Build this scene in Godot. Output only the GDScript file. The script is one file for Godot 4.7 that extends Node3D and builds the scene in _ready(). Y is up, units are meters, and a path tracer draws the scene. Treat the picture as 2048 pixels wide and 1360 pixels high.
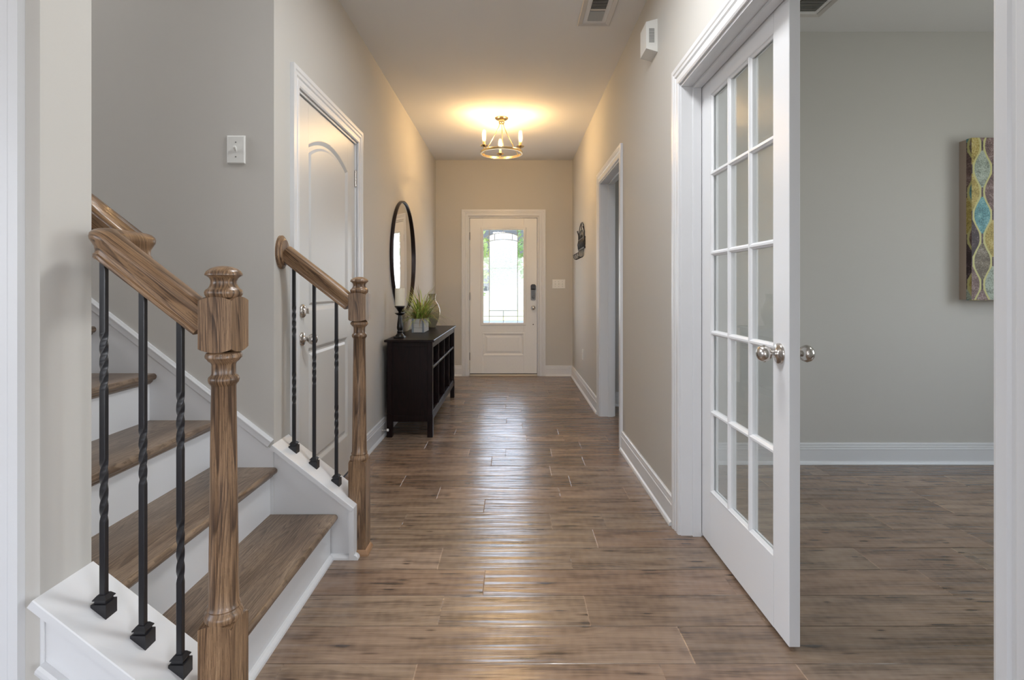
extends Node3D
# Entrance hall of a house. Floor at y = 0, camera over the origin looking along -z; «depth» d below is -z.

var st: SurfaceTool
var org := Vector3.ZERO
var uvf = null
var M := {}
const H := 2.762          # ceiling height
const XL := -0.992        # hall left wall face
const XR := 0.762         # hall right wall face
const DE := 6.848         # depth of the front-door wall
const RAKE := 0.778       # slope of the stairs

func P(x: float, y: float, d: float) -> Vector3:
	return Vector3(x, y, -d)

# ------------------------------------------------------------------ mesh helpers
func start() -> void:
	st = SurfaceTool.new()
	st.begin(Mesh.PRIMITIVE_TRIANGLES)
	st.set_smooth_group(-1)

func vert(p: Vector3) -> void:
	if uvf != null:
		st.set_uv(uvf.call(p))
	st.add_vertex(p - org)

func fan(pts: Array) -> void:      # counter-clockwise seen from outside
	for i in range(1, pts.size() - 1):
		vert(pts[0]); vert(pts[i + 1]); vert(pts[i])

func out_fan(pts: Array, c: Vector3) -> void:
	var n: Vector3 = (pts[1] - pts[0]).cross(pts[2] - pts[0])
	if n.dot((pts[0] + pts[2]) * 0.5 - c) < 0.0:
		pts = pts.duplicate(); pts.reverse()
	fan(pts)

func box(a: Vector3, b: Vector3, ch := 0.0) -> void:
	var lo := Vector3(minf(a.x, b.x), minf(a.y, b.y), minf(a.z, b.z))
	var hi := Vector3(maxf(a.x, b.x), maxf(a.y, b.y), maxf(a.z, b.z))
	var c := (lo + hi) * 0.5
	var h := (hi - lo) * 0.5
	var r := minf(ch, minf(h.x, minf(h.y, h.z)) * 0.9)
	var k := h - Vector3(r, r, r)
	for ax in 3:
		var b1 := (ax + 1) % 3
		var b2 := (ax + 2) % 3
		for s in [-1.0, 1.0]:
			var pts := []
			for q in [[-1.0, -1.0], [1.0, -1.0], [1.0, 1.0], [-1.0, 1.0]]:
				var v := Vector3()
				v[ax] = h[ax] * s; v[b1] = k[b1] * q[0]; v[b2] = k[b2] * q[1]
				pts.append(c + v)
			out_fan(pts, c)
			if r > 0.0:
				for s2 in [-1.0, 1.0]:
					var e := []
					for q in [[0, -1.0], [0, 1.0], [1, 1.0], [1, -1.0]]:
						var v := Vector3()
						v[ax] = (h[ax] if q[0] == 0 else k[ax]) * s
						v[b1] = (k[b1] if q[0] == 0 else h[b1]) * s2
						v[b2] = k[b2] * q[1]
						e.append(c + v)
					out_fan(e, c)
	if r > 0.0:
		for sx in [-1.0, 1.0]:
			for sy in [-1.0, 1.0]:
				for sz in [-1.0, 1.0]:
					out_fan([c + Vector3(h.x * sx, k.y * sy, k.z * sz), c + Vector3(k.x * sx, h.y * sy, k.z * sz), c + Vector3(k.x * sx, k.y * sy, h.z * sz)], c)

func area2(p: Array) -> float:
	var s := 0.0
	for i in p.size():
		s += p[i].cross(p[(i + 1) % p.size()])
	return s * 0.5

func edge_groups(p: Array) -> Array:
	var g := []
	var cur := 1
	for i in p.size():
		var e0: Vector2 = p[i] - p[(i + p.size() - 1) % p.size()]
		var e1: Vector2 = p[(i + 1) % p.size()] - p[i]
		if i > 0 and absf(e0.angle_to(e1)) > 0.62:
			cur += 1
		g.append(cur)
	return g

# sections: Array of [origin, U, V]; profile: closed polygon of Vector2
func loft(sec: Array, prof: Array, smooth := false, caps := true) -> void:
	var n := prof.size()
	var w: Vector3 = sec[1][0] - sec[0][0]
	var sgn: float = area2(prof) * sec[0][1].cross(sec[0][2]).dot(w)
	var gr := edge_groups(prof)
	var rows := []
	for s in sec:
		var row := []
		for q in prof:
			row.append(s[0] + s[1] * q.x + s[2] * q.y)
		rows.append(row)
	for k in n:
		st.set_smooth_group(gr[k] if smooth else -1)
		var k2 := (k + 1) % n
		for i in sec.size() - 1:
			var f := [rows[i][k], rows[i][k2], rows[i + 1][k2], rows[i + 1][k]]
			if sgn < 0.0:
				f.reverse()
			fan(f)
	st.set_smooth_group(-1)
	if caps:
		var pv := PackedVector2Array(prof)
		var tri := Geometry2D.triangulate_polygon(pv)
		for e in [0, sec.size() - 1]:
			var dirv: Vector3 = (sec[0][0] - sec[1][0]) if e == 0 else (sec[e][0] - sec[e - 1][0])
			for t in range(0, tri.size(), 3):
				var f := [rows[e][tri[t]], rows[e][tri[t + 1]], rows[e][tri[t + 2]]]
				out_fan(f, f[0] - dirv * 10.0)

# prism of a polygon: U and V span it, W is the extrusion
func prism(prof: Array, o: Vector3, U: Vector3, V: Vector3, W: Vector3, smooth := false) -> void:
	loft([[o, U, V], [o + W, U, V]], prof, smooth)

# mitred moulding along a path in a plane of normal n; a = sideways n x t, b = out along n
func moulding(path: Array, prof: Array, n: Vector3, closed := false, smooth := false) -> void:
	var sec := []
	var m := path.size()
	for i in m:
		var t0: Vector3 = (path[i] - path[(i + m - 1) % m]).normalized()
		var t1: Vector3 = (path[(i + 1) % m] - path[i]).normalized()
		if not closed and i == 0: t0 = t1
		if not closed and i == m - 1: t1 = t0
		var s0 := n.cross(t0)
		var s1 := n.cross(t1)
		sec.append([path[i], (s0 + s1) / (1.0 + s0.dot(s1)), n])
	if closed:
		sec.append(sec[0])
	loft(sec, prof, smooth, not closed)

# profile carried upright along a path (handrails)
func rail(path: Array, prof: Array) -> void:
	var sec := []
	var m := path.size()
	for i in m:
		var t: Vector3 = (path[mini(i + 1, m - 1)] - path[maxi(i - 1, 0)]).normalized()
		var s := t.cross(Vector3.UP).normalized()
		sec.append([path[i], s, s.cross(t)])
	loft(sec, prof, true)

func circle(r: float, n := 10) -> Array:
	var a := []
	for i in n:
		a.append(Vector2(cos(TAU * i / n), sin(TAU * i / n)) * r)
	return a

func tube(path: Array, r: float, n := 8) -> void:
	var sec := []
	var m := path.size()
	var u := Vector3.ZERO
	for i in m:
		var t: Vector3 = (path[mini(i + 1, m - 1)] - path[maxi(i - 1, 0)]).normalized()
		if i == 0:
			u = t.cross(Vector3(0.31, 0.77, 0.53)).normalized()
		u = (u - t * u.dot(t)).normalized()
		sec.append([path[i], u, t.cross(u)])
	loft(sec, circle(r, n), true)

# turned shape about an axis through base; prof of Vector2(radius, along)
func lathe(base: Vector3, prof: Array, n := 24, axis := Vector3.UP) -> void:
	var u := axis.cross(Vector3(0.3, 0.2, 0.9) if absf(axis.y) > 0.5 else Vector3.UP).normalized()
	var v := axis.cross(u)
	var g := 1
	for k in prof.size() - 1:
		if k > 0:
			var e0: Vector2 = prof[k] - prof[k - 1]
			var e1: Vector2 = prof[k + 1] - prof[k]
			if absf(e0.angle_to(e1)) > 0.7:
				g += 1
		st.set_smooth_group(g)
		for i in n:
			var a0 := TAU * i / n
			var a1 := TAU * (i + 1) / n
			var d0 := u * cos(a0) + v * sin(a0)
			var d1 := u * cos(a1) + v * sin(a1)
			var p00: Vector3 = base + axis * prof[k].y + d0 * prof[k].x
			var p01: Vector3 = base + axis * prof[k].y + d1 * prof[k].x
			var p10: Vector3 = base + axis * prof[k + 1].y + d0 * prof[k + 1].x
			var p11: Vector3 = base + axis * prof[k + 1].y + d1 * prof[k + 1].x
			if prof[k].x < 0.00001:
				fan([p00, p11, p10])
			elif prof[k + 1].x < 0.00001:
				fan([p00, p01, p10])
			else:
				fan([p00, p01, p11, p10])
	st.set_smooth_group(-1)

func V2(a: Array) -> Array:
	var o := []
	for i in range(0, a.size(), 2):
		o.append(Vector2(a[i], a[i + 1]))
	return o

# ------------------------------------------------------------------ scene helpers
func thing(called: String, label: String, category: String, at := Vector3.ZERO, group := "", kind := "") -> Node3D:
	var o := Node3D.new()
	o.name = called
	o.position = at
	org = at
	uvf = null
	add_child(o, true)
	o.set_meta("label", label)
	o.set_meta("category", category)
	if group: o.set_meta("group", group)
	if kind: o.set_meta("kind", kind)
	return o

func part(parent: Node, called: String, m: Material, label := "", kind := "") -> MeshInstance3D:
	st.generate_normals()
	var mi := MeshInstance3D.new()
	mi.name = called
	mi.mesh = st.commit()
	mi.material_override = m
	parent.add_child(mi, true)
	if label: mi.set_meta("label", label)
	if kind: mi.set_meta("kind", kind)
	return mi

func struct(called: String, m: Material, label: String, category: String) -> MeshInstance3D:
	var mi := part(self, called, m, label, "structure")
	mi.set_meta("category", category)
	return mi

func fresh() -> void:
	org = Vector3.ZERO
	uvf = null
	start()

# ------------------------------------------------------------------ materials
func mat(c: Color, rough := 0.6, metal := 0.0) -> StandardMaterial3D:
	var m := StandardMaterial3D.new()
	m.albedo_color = c
	m.roughness = rough
	m.metallic = metal
	return m

func noise(s: int, f: float, oct := 3) -> FastNoiseLite:
	var n := FastNoiseLite.new()
	n.seed = s
	n.noise_type = FastNoiseLite.TYPE_SIMPLEX_SMOOTH
	n.frequency = f
	n.fractal_octaves = oct
	return n

func to_tex(w: int, h: int, data: PackedByteArray) -> ImageTexture:
	return ImageTexture.create_from_image(Image.create_from_data(w, h, false, Image.FORMAT_RGB8, data))

# oak seen from the side of the grain; the grain runs along v
func oak_tex(w: int, h: int, s: int, dark: Color, mid: Color, light: Color, ring_f: float, amp := 0.6) -> ImageTexture:
	var warp := noise(s, 0.0035, 2)
	var fine := noise(s + 1, 0.09, 2)
	var pore := noise(s + 2, 0.2, 1)
	var broad := noise(s + 3, 0.006, 2)
	var d := PackedByteArray()
	d.resize(w * h * 3)
	var i := 0
	for y in h:
		for x in w:
			var wp := warp.get_noise_2d(x * 1.5, y * 0.33)
			var r := (x + wp * 120.0) * ring_f
			r = r - floorf(r)
			var ring := r * r * (1.0 - smoothstep(0.86, 1.0, r))
			var f := fine.get_noise_2d(x * 1.3, y * 0.045)
			var f2 := pore.get_noise_2d(x * 2.6 + 900.0, y * 0.05)
			var p := pore.get_noise_2d(x * 1.9, y * 0.10)
			var b := broad.get_noise_2d(x, y * 0.3)
			var t := clampf(0.32 + 0.5 * amp - amp * ring + 0.26 * f + 0.16 * f2 + 0.30 * b, 0.0, 1.0)
			var c := dark.lerp(mid, t * 2.0) if t < 0.5 else mid.lerp(light, t * 2.0 - 1.0)
			if p > 0.42:
				c = c.lerp(dark, 0.4)
			d[i] = int(c.r * 255.0); d[i + 1] = int(c.g * 255.0); d[i + 2] = int(c.b * 255.0)
			i += 3
	return to_tex(w, h, d)

# floor boards: four lanes, the grain runs along u
func board_tex(w: int, h: int) -> ImageTexture:
	var warp := noise(31, 0.004, 2)
	var fine := noise(32, 0.05, 3)
	var cloud := noise(33, 0.007, 3)
	var saw := noise(34, 0.05, 1)
	var lane_h := h / 4
	var rng := RandomNumberGenerator.new()
	rng.seed = 5
	var knots := []
	for k in 60:
		knots.append([rng.randf() * w, rng.randf() * h, rng.randf_range(9, 30), rng.randf_range(2.5, 6.5), rng.randf_range(0.35, 0.85)])
	var kmap := PackedFloat32Array()
	kmap.resize(w * h)
	for k in knots:
		for yy in range(int(k[1] - k[3] * 3), int(k[1] + k[3] * 3)):
			for xx in range(int(k[0] - k[2] * 3), int(k[0] + k[2] * 3)):
				if yy >= 0 and yy < h and xx >= 0 and xx < w and int(k[1]) / lane_h == yy / lane_h:
					var q := pow((xx - k[0]) / k[2], 2) + pow((yy - k[1]) / k[3], 2)
					kmap[yy * w + xx] += exp(-q) * k[4]
	var dark := Color(0.40, 0.335, 0.295)
	var mid := Color(0.785, 0.672, 0.58)
	var light := Color(0.938, 0.832, 0.732)
	var d := PackedByteArray()
	d.resize(w * h * 3)
	var i := 0
	for y in h:
		var lane := y / lane_h
		for x in w:
			var yo := y + lane * 377.0
			var kn := minf(kmap[y * w + x], 1.0)
			var wp := warp.get_noise_2d(x * 0.35, yo * 1.3)
			var r := (yo + wp * 55.0 + kn * 10.0) * 0.062
			r = r - floorf(r)
			var f := fine.get_noise_2d(x * 0.13, yo * 2.1)
			var b := cloud.get_noise_2d(x * 0.5, yo * 1.6)
			var s := saw.get_noise_2d(x * 0.9, yo * 0.25)
			var t := clampf(0.56 - 0.10 * r * r + 0.18 * f + 0.32 * b + 0.06 * s - kn * 0.95, 0.0, 1.0)
			var c := dark.lerp(mid, t * 2.0) if t < 0.5 else mid.lerp(light, t * 2.0 - 1.0)
			d[i] = int(c.r * 255.0); d[i + 1] = int(c.g * 255.0); d[i + 2] = int(c.b * 255.0)
			i += 3
	return to_tex(w, h, d)

func scrape_normal(w: int, h: int) -> ImageTexture:
	var a := noise(51, 0.03, 2)
	var b := noise(52, 0.08, 2)
	var im := Image.create(w, h, false, Image.FORMAT_RGB8)
	for y in h:
		var lane := y / (h / 4)
		for x in w:
			var v := 0.5 + 0.42 * a.get_noise_2d(x * 0.10, (y + lane * 300) * 1.15) + 0.10 * b.get_noise_2d(x * 0.10, (y + lane * 300) * 1.6)
			im.set_pixel(x, y, Color(v, v, v))
	im.bump_map_to_normal_map(6.0)
	return ImageTexture.create_from_image(im)

func painting_tex() -> ImageTexture:
	var w := 512
	var h := 680
	var n := noise(71, 0.02, 3)
	var fine := noise(72, 0.12, 2)
	var im := Image.create(w, h, false, Image.FORMAT_RGB8)
	var pxm := 0.76 / w
	var per := 0.288
	var inks := [Color(0.36, 0.58, 0.60), Color(0.44, 0.39, 0.32), Color(0.60, 0.64, 0.58), Color(0.22, 0.14, 0.16), Color(0.68, 0.60, 0.30), Color(0.46, 0.36, 0.34)]
	for y in h:
		for x in w:
			var X := x * pxm
			var Y := y * pxm
			var nv := n.get_noise_2d(x, y)
			var fv := fine.get_noise_2d(x, y)
			var vy := float(y) / h
			var bg := Color(0.66, 0.68, 0.60)
			if X < 0.05 and vy > 0.16 and vy < 0.5:
				bg = Color(0.60, 0.54, 0.28)
			if vy > 0.86:
				bg = Color(0.50, 0.36, 0.30)
			bg = bg.lightened(clampf(nv * 0.3, 0.0, 1.0)).darkened(clampf(-nv * 0.3, 0.0, 1.0))
			var c := bg
			for col in range(-1, 12):
				var cx := 0.066 + 0.0665 * (col - 0)
				var ph := 0.482 if col % 2 == 0 else 0.482 + per * 0.5
				var k := roundf((Y - ph) / per)
				var v := (Y - ph - k * per) / (per * 0.5)      # -1 .. 1 over one drop
				var hw := 0.044 * pow(maxf(cos(clampf(v * 1.25, -1.0, 1.0) * PI * 0.5), 0.0), 1.1) + 0.0055
				var dx := absf(X - cx)
				if dx < hw + 0.012 and (dx < hw or absf(v) < 0.98):
					if dx > hw:
						c = Color(0.76, 0.74, 0.50)
					else:
						var id := (col * 7 + int(k) * 5 + 60) % 6
						if col == 0: id = [2, 0, 1, 5][posmod(int(k) + 1, 4)]
						if col == -1: id = [4, 4, 3, 5][posmod(int(k) + 2, 4)]
						if col == 1: id = [5, 5, 4, 2][posmod(int(k) + 2, 4)]
						var ink: Color = inks[id]
						if absf(v) > 0.80: ink = inks[3].lightened(0.12)
						c = ink.lightened(clampf(fv * 0.3 + nv * 0.3, 0.0, 0.6)).darkened(clampf(-fv * 0.3 - nv * 0.3, 0.0, 0.6))
			im.set_pixel(x, y, c)
	return ImageTexture.create_from_image(im)

func make_materials() -> void:
	M.wall = mat(Color(0.778, 0.766, 0.743), 0.85)
	var on := NoiseTexture2D.new()
	on.width = 256; on.height = 256; on.seamless = true; on.as_normal_map = true; on.bump_strength = 1.2
	on.noise = noise(3, 0.05, 2)
	M.wall.normal_enabled = true
	M.wall.normal_texture = on
	M.wall.normal_scale = 0.06
	M.wall.uv1_triplanar = true
	M.wall.uv1_scale = Vector3(3, 3, 3)
	M.ceil = mat(Color(0.89, 0.885, 0.88), 0.9)
	M.trim = mat(Color(0.875, 0.878, 0.885), 0.34)
	M.door = mat(Color(0.82, 0.82, 0.815), 0.35)
	M.frontdoor = mat(Color(0.93, 0.93, 0.925), 0.4)
	var frn := NoiseTexture2D.new()
	frn.width = 256; frn.height = 512; frn.seamless = true; frn.as_normal_map = true; frn.bump_strength = 3.0
	frn.noise = noise(13, 0.03, 3)
	M.frontdoor.normal_enabled = true
	M.frontdoor.normal_texture = frn
	M.frontdoor.normal_scale = 0.15
	M.frontdoor.uv1_triplanar = true
	M.frontdoor.uv1_scale = Vector3(6, 1, 6)
	M.nickel = mat(Color(0.80, 0.78, 0.76), 0.22, 1.0)
	M.nickel_dark = mat(Color(0.35, 0.34, 0.33), 0.35, 1.0)
	M.lock_metal = mat(Color(0.55, 0.54, 0.53), 0.5, 0.8)
	M.gold = mat(Color(0.90, 0.82, 0.66), 0.22, 1.0)
	M.black_iron = mat(Color(0.13, 0.13, 0.145), 0.33)
	M.black_gloss = mat(Color(0.055, 0.045, 0.05), 0.28)
	M.espresso = mat(Color(0.12, 0.06, 0.055), 0.36)
	M.espresso.metallic_specular = 0.3
	M.espresso.albedo_texture = oak_tex(128, 256, 91, Color(0.55, 0.5, 0.5), Color(0.85, 0.8, 0.8), Color(1, 1, 1), 0.05)
	M.espresso.uv1_triplanar = true
	M.espresso.uv1_scale = Vector3(5, 2, 5)
	var ot := oak_tex(512, 1024, 17, Color(0.26, 0.19, 0.135), Color(0.61, 0.485, 0.36), Color(0.73, 0.605, 0.46), 0.045, 0.46)
	M.oak = mat(Color(0.93, 0.93, 0.95), 0.3)
	M.oak.albedo_texture = ot
	M.oak.uv1_triplanar = true
	M.oak.uv1_scale = Vector3(4.3, 0.8, 4.3)
	M.oak.uv1_offset = Vector3(0.37, 0.02, 0.61)
	M.oak.uv1_triplanar_sharpness = 6.0
	M.oak_uv = mat(Color(0.93, 0.92, 0.92), 0.3)      # for parts that bring their own coordinates
	M.oak_uv.albedo_texture = ot
	var tt := oak_tex(512, 1024, 23, Color(0.30, 0.24, 0.195), Color(0.515, 0.44, 0.37), Color(0.63, 0.55, 0.47), 0.05, 0.36)
	M.tread = mat(Color(1, 1, 1), 0.3)
	M.tread.albedo_texture = tt
	M.board = mat(Color(0.96, 0.955, 0.95), 0.25)
	M.board.metallic_specular = 0.75
	M.board.albedo_texture = board_tex(1536, 768)
	M.board.normal_enabled = true
	M.board.normal_texture = scrape_normal(768, 512)
	M.board.normal_scale = 0.5
	M.board.vertex_color_use_as_albedo = true
	M.board_plain = mat(Color(0.44, 0.36, 0.29), 0.45)
	M.subfloor = mat(Color(0.16, 0.12, 0.10), 0.8)
	M.mirror = mat(Color(0.93, 0.93, 0.93), 0.015, 1.0)
	M.pane = mat(Color(0.9, 0.95, 0.93, 0.06), 0.02)
	M.pane.transparency = BaseMaterial3D.TRANSPARENCY_ALPHA
	M.rain = mat(Color(0.975, 0.955, 0.965, 0.0), 0.22)
	M.rain.refraction_enabled = true
	M.rain.refraction_scale = 0.04
	var rn := NoiseTexture2D.new()
	rn.width = 512; rn.height = 512; rn.seamless = true; rn.as_normal_map = true; rn.bump_strength = 9.0
	rn.noise = noise(8, 0.05, 3)
	M.rain.normal_enabled = true
	M.rain.normal_texture = rn
	M.rain.normal_scale = 0.9
	M.rain.uv1_triplanar = true
	M.rain.uv1_scale = Vector3(2.5, 2.5, 2.5)
	M.came = mat(Color(0.80, 0.78, 0.72), 0.35, 0.5)
	M.plastic = mat(Color(0.90, 0.90, 0.885), 0.3)
	M.grille = mat(Color(0.52, 0.52, 0.51), 0.5)
	M.vent = mat(Color(0.80, 0.78, 0.76), 0.45)
	M.dark = mat(Color(0.13, 0.13, 0.135), 0.8)
	M.wax = mat(Color(0.90, 0.875, 0.80), 0.5)
	M.wick = mat(Color(0.12, 0.1, 0.09), 0.9)
	M.whitewood = mat(Color(0.80, 0.79, 0.77), 0.7)
	M.greywood = mat(Color(0.56, 0.59, 0.62), 0.7)
	M.soil = mat(Color(0.15, 0.11, 0.08), 0.95)
	M.grass_blade = mat(Color(1, 1, 1), 0.45)
	M.grass_blade.vertex_color_use_as_albedo = true
	M.grass_blade.backlight_enabled = true
	M.grass_blade.backlight = Color(0.12, 0.16, 0.03)
	M.vase = mat(Color(0.88, 0.86, 0.80), 0.25, 0.2)
	var vt := NoiseTexture2D.new()
	vt.width = 256; vt.height = 256; vt.seamless = true
	var cell := FastNoiseLite.new()
	cell.noise_type = FastNoiseLite.TYPE_CELLULAR
	cell.frequency = 0.09
	cell.cellular_return_type = FastNoiseLite.RETURN_DISTANCE2_SUB
	cell.seed = 4
	vt.noise = cell
	var ramp := Gradient.new()
	ramp.set_color(0, Color(0.60, 0.58, 0.52)); ramp.set_color(1, Color(0.97, 0.95, 0.90))
	vt.color_ramp = ramp
	M.vase.albedo_texture = vt
	M.vase.uv1_triplanar = true
	M.vase.uv1_scale = Vector3(7, 7, 7)
	M.bulb = mat(Color(1, 1, 1, 0.05), 0.02)
	M.bulb.transparency = BaseMaterial3D.TRANSPARENCY_ALPHA
	M.filament = mat(Color(1, 0.9, 0.7), 0.5)
	M.filament.emission_enabled = true
	M.filament.emission = Color(1.0, 0.86, 0.60)
	M.filament.emission_energy_multiplier = 5.0
	M.glow = mat(Color(0.9, 0.9, 0.88), 0.5)
	M.glow.emission_enabled = true
	M.glow.emission = Color(1.0, 0.97, 0.92)
	M.glow.emission_energy_multiplier = 1.5
	M.candle_sleeve = mat(Color(0.85, 0.74, 0.55), 0.4, 0.6)
	M.painting = mat(Color(1, 1, 1), 0.55)
	M.painting.albedo_texture = painting_tex()
	M.frame_brown = mat(Color(0.70, 0.63, 0.57), 0.6)
	M.concrete = mat(Color(0.80, 0.79, 0.76), 0.85)
	M.lawn = mat(Color(0.88, 0.85, 0.58), 0.95)
	M.road = mat(Color(0.55, 0.55, 0.56), 0.9)
	M.bark = mat(Color(0.33, 0.26, 0.21), 0.9)
	M.leafs = [mat(Color(0.42, 0.55, 0.26), 0.7), mat(Color(0.58, 0.64, 0.34), 0.7), mat(Color(0.72, 0.36, 0.30), 0.7)]
	for l in M.leafs:
		l.backlight_enabled = true
		l.backlight = Color(0.25, 0.28, 0.12)
	M.siding = mat(Color(0.80, 0.78, 0.77), 0.8)
	M.roof = mat(Color(0.36, 0.36, 0.38), 0.9)
	M.rubber = mat(Color(0.93, 0.93, 0.92), 0.5)
	M.ext_wall = mat(Color(0.75, 0.73, 0.70), 0.9)

# ------------------------------------------------------------------ light and camera
func area(at: Vector3, toward: Vector3, size: Vector2, energy: float, c: Color) -> void:
	var l := AreaLight3D.new()
	l.name = "window_fill_light"
	l.area_size = size
	l.light_energy = energy
	l.light_color = c
	l.area_range = 30.0
	l.area_attenuation = 2.0
	l.shadow_enabled = true
	add_child(l, true)
	l.look_at_from_position(at, at + toward, Vector3.UP if absf(toward.y) < 0.9 else Vector3.FORWARD)

func camera_and_light() -> void:
	var cam := Camera3D.new()
	cam.name = "camera"
	cam.projection = Camera3D.PROJECTION_FRUSTUM
	cam.near = 0.05
	cam.far = 200.0
	cam.size = 0.05 * 1360.0 / 1070.0
	cam.frustum_offset = Vector2(-2.0, -103.0) / 1070.0 * 0.05
	cam.position = Vector3(0, 1.12, 0)
	add_child(cam)
	cam.current = true
	var we := WorldEnvironment.new()
	we.name = "environment"
	var e := Environment.new()
	e.background_mode = Environment.BG_SKY
	var sky := Sky.new()
	var sm := ProceduralSkyMaterial.new()
	sm.sky_top_color = Color(0.74, 0.83, 0.96)
	sm.sky_horizon_color = Color(0.94, 0.955, 0.975)
	sm.ground_bottom_color = Color(0.6, 0.6, 0.55)
	sm.ground_horizon_color = Color(0.85, 0.87, 0.86)
	sm.sky_energy_multiplier = 1.65
	sm.ground_energy_multiplier = 1.0
	sky.sky_material = sm
	e.sky = sky
	e.tonemap_mode = Environment.TONE_MAPPER_LINEAR
	e.tonemap_exposure = 1.78
	e.sdfgi_enabled = true
	e.ssao_enabled = true
	e.ssil_enabled = true
	we.environment = e
	add_child(we)
	var day := Color(0.98, 0.985, 1.0)
	area(P(0.1, 1.35, -7.9), P(0, 0, 1), Vector2(6.8, 2.1), 6.5, day)  # daylight of the wide rear windows, added out of view
	area(P(4.10, 1.45, -2.7), Vector3(-1, 0, 0), Vector2(2.7, 1.65), 5.6, day)      # added right window of the rear room             # added rear windows
	area(P(-3.90, 1.45, -1.1), Vector3(1, 0, 0), Vector2(2.6, 1.7), 1.0, day)  # daylight of a side window added beside the camera
	area(P(-5.02, 4.05, 1.74), Vector3(1, -0.15, 0), Vector2(0.9, 1.25), 6.0, day)  # stair-top window, added unseen to light the stairwell
	area(P(-0.125, 1.275, 6.80), P(0, 0, -1), Vector2(0.50, 1.16), 0.34, Color(0.90, 0.95, 1.0))      # front door glass      # added window at the top of the stairs
	area(P(2.34, 1.5, 4.35), Vector3(-1, 0, 0), Vector2(0.9, 1.2), 0.10, day)      # window of the small room       # added side window of the rear room
	area(P(4.10, 1.55, 1.5), Vector3(-1, 0, 0), Vector2(1.6, 1.35), 1.2, Color(0.97, 1.0, 0.98))      # study window

func _ready() -> void:
	make_materials()
	camera_and_light()
	shell()
	floor_boards()
	baseboards()
	front_door()
	left_door()
	under_stair_door()
	french_doors()
	closet_doorway()
	stairs()
	balustrades()
	hall_things()
	fittings()
	chandelier()
	added_flush_light(P(0.12, H, 1.85), 1.1, "unseen white flush ceiling light added over the foot of the stairs, above the picture edge")
	added_flush_light(P(-0.11, H, 2.72), 0.24, "unseen white flush ceiling light added over the hall, just above the picture edge")
	added_flush_light(P(-0.4, H, -1.6), 0.8, "unseen white flush ceiling light added behind the camera")
	added_flush_light(P(2.4, H, 1.7), 0.3, "unseen white flush ceiling light added in the study")
	study_things()
	outside()

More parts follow.
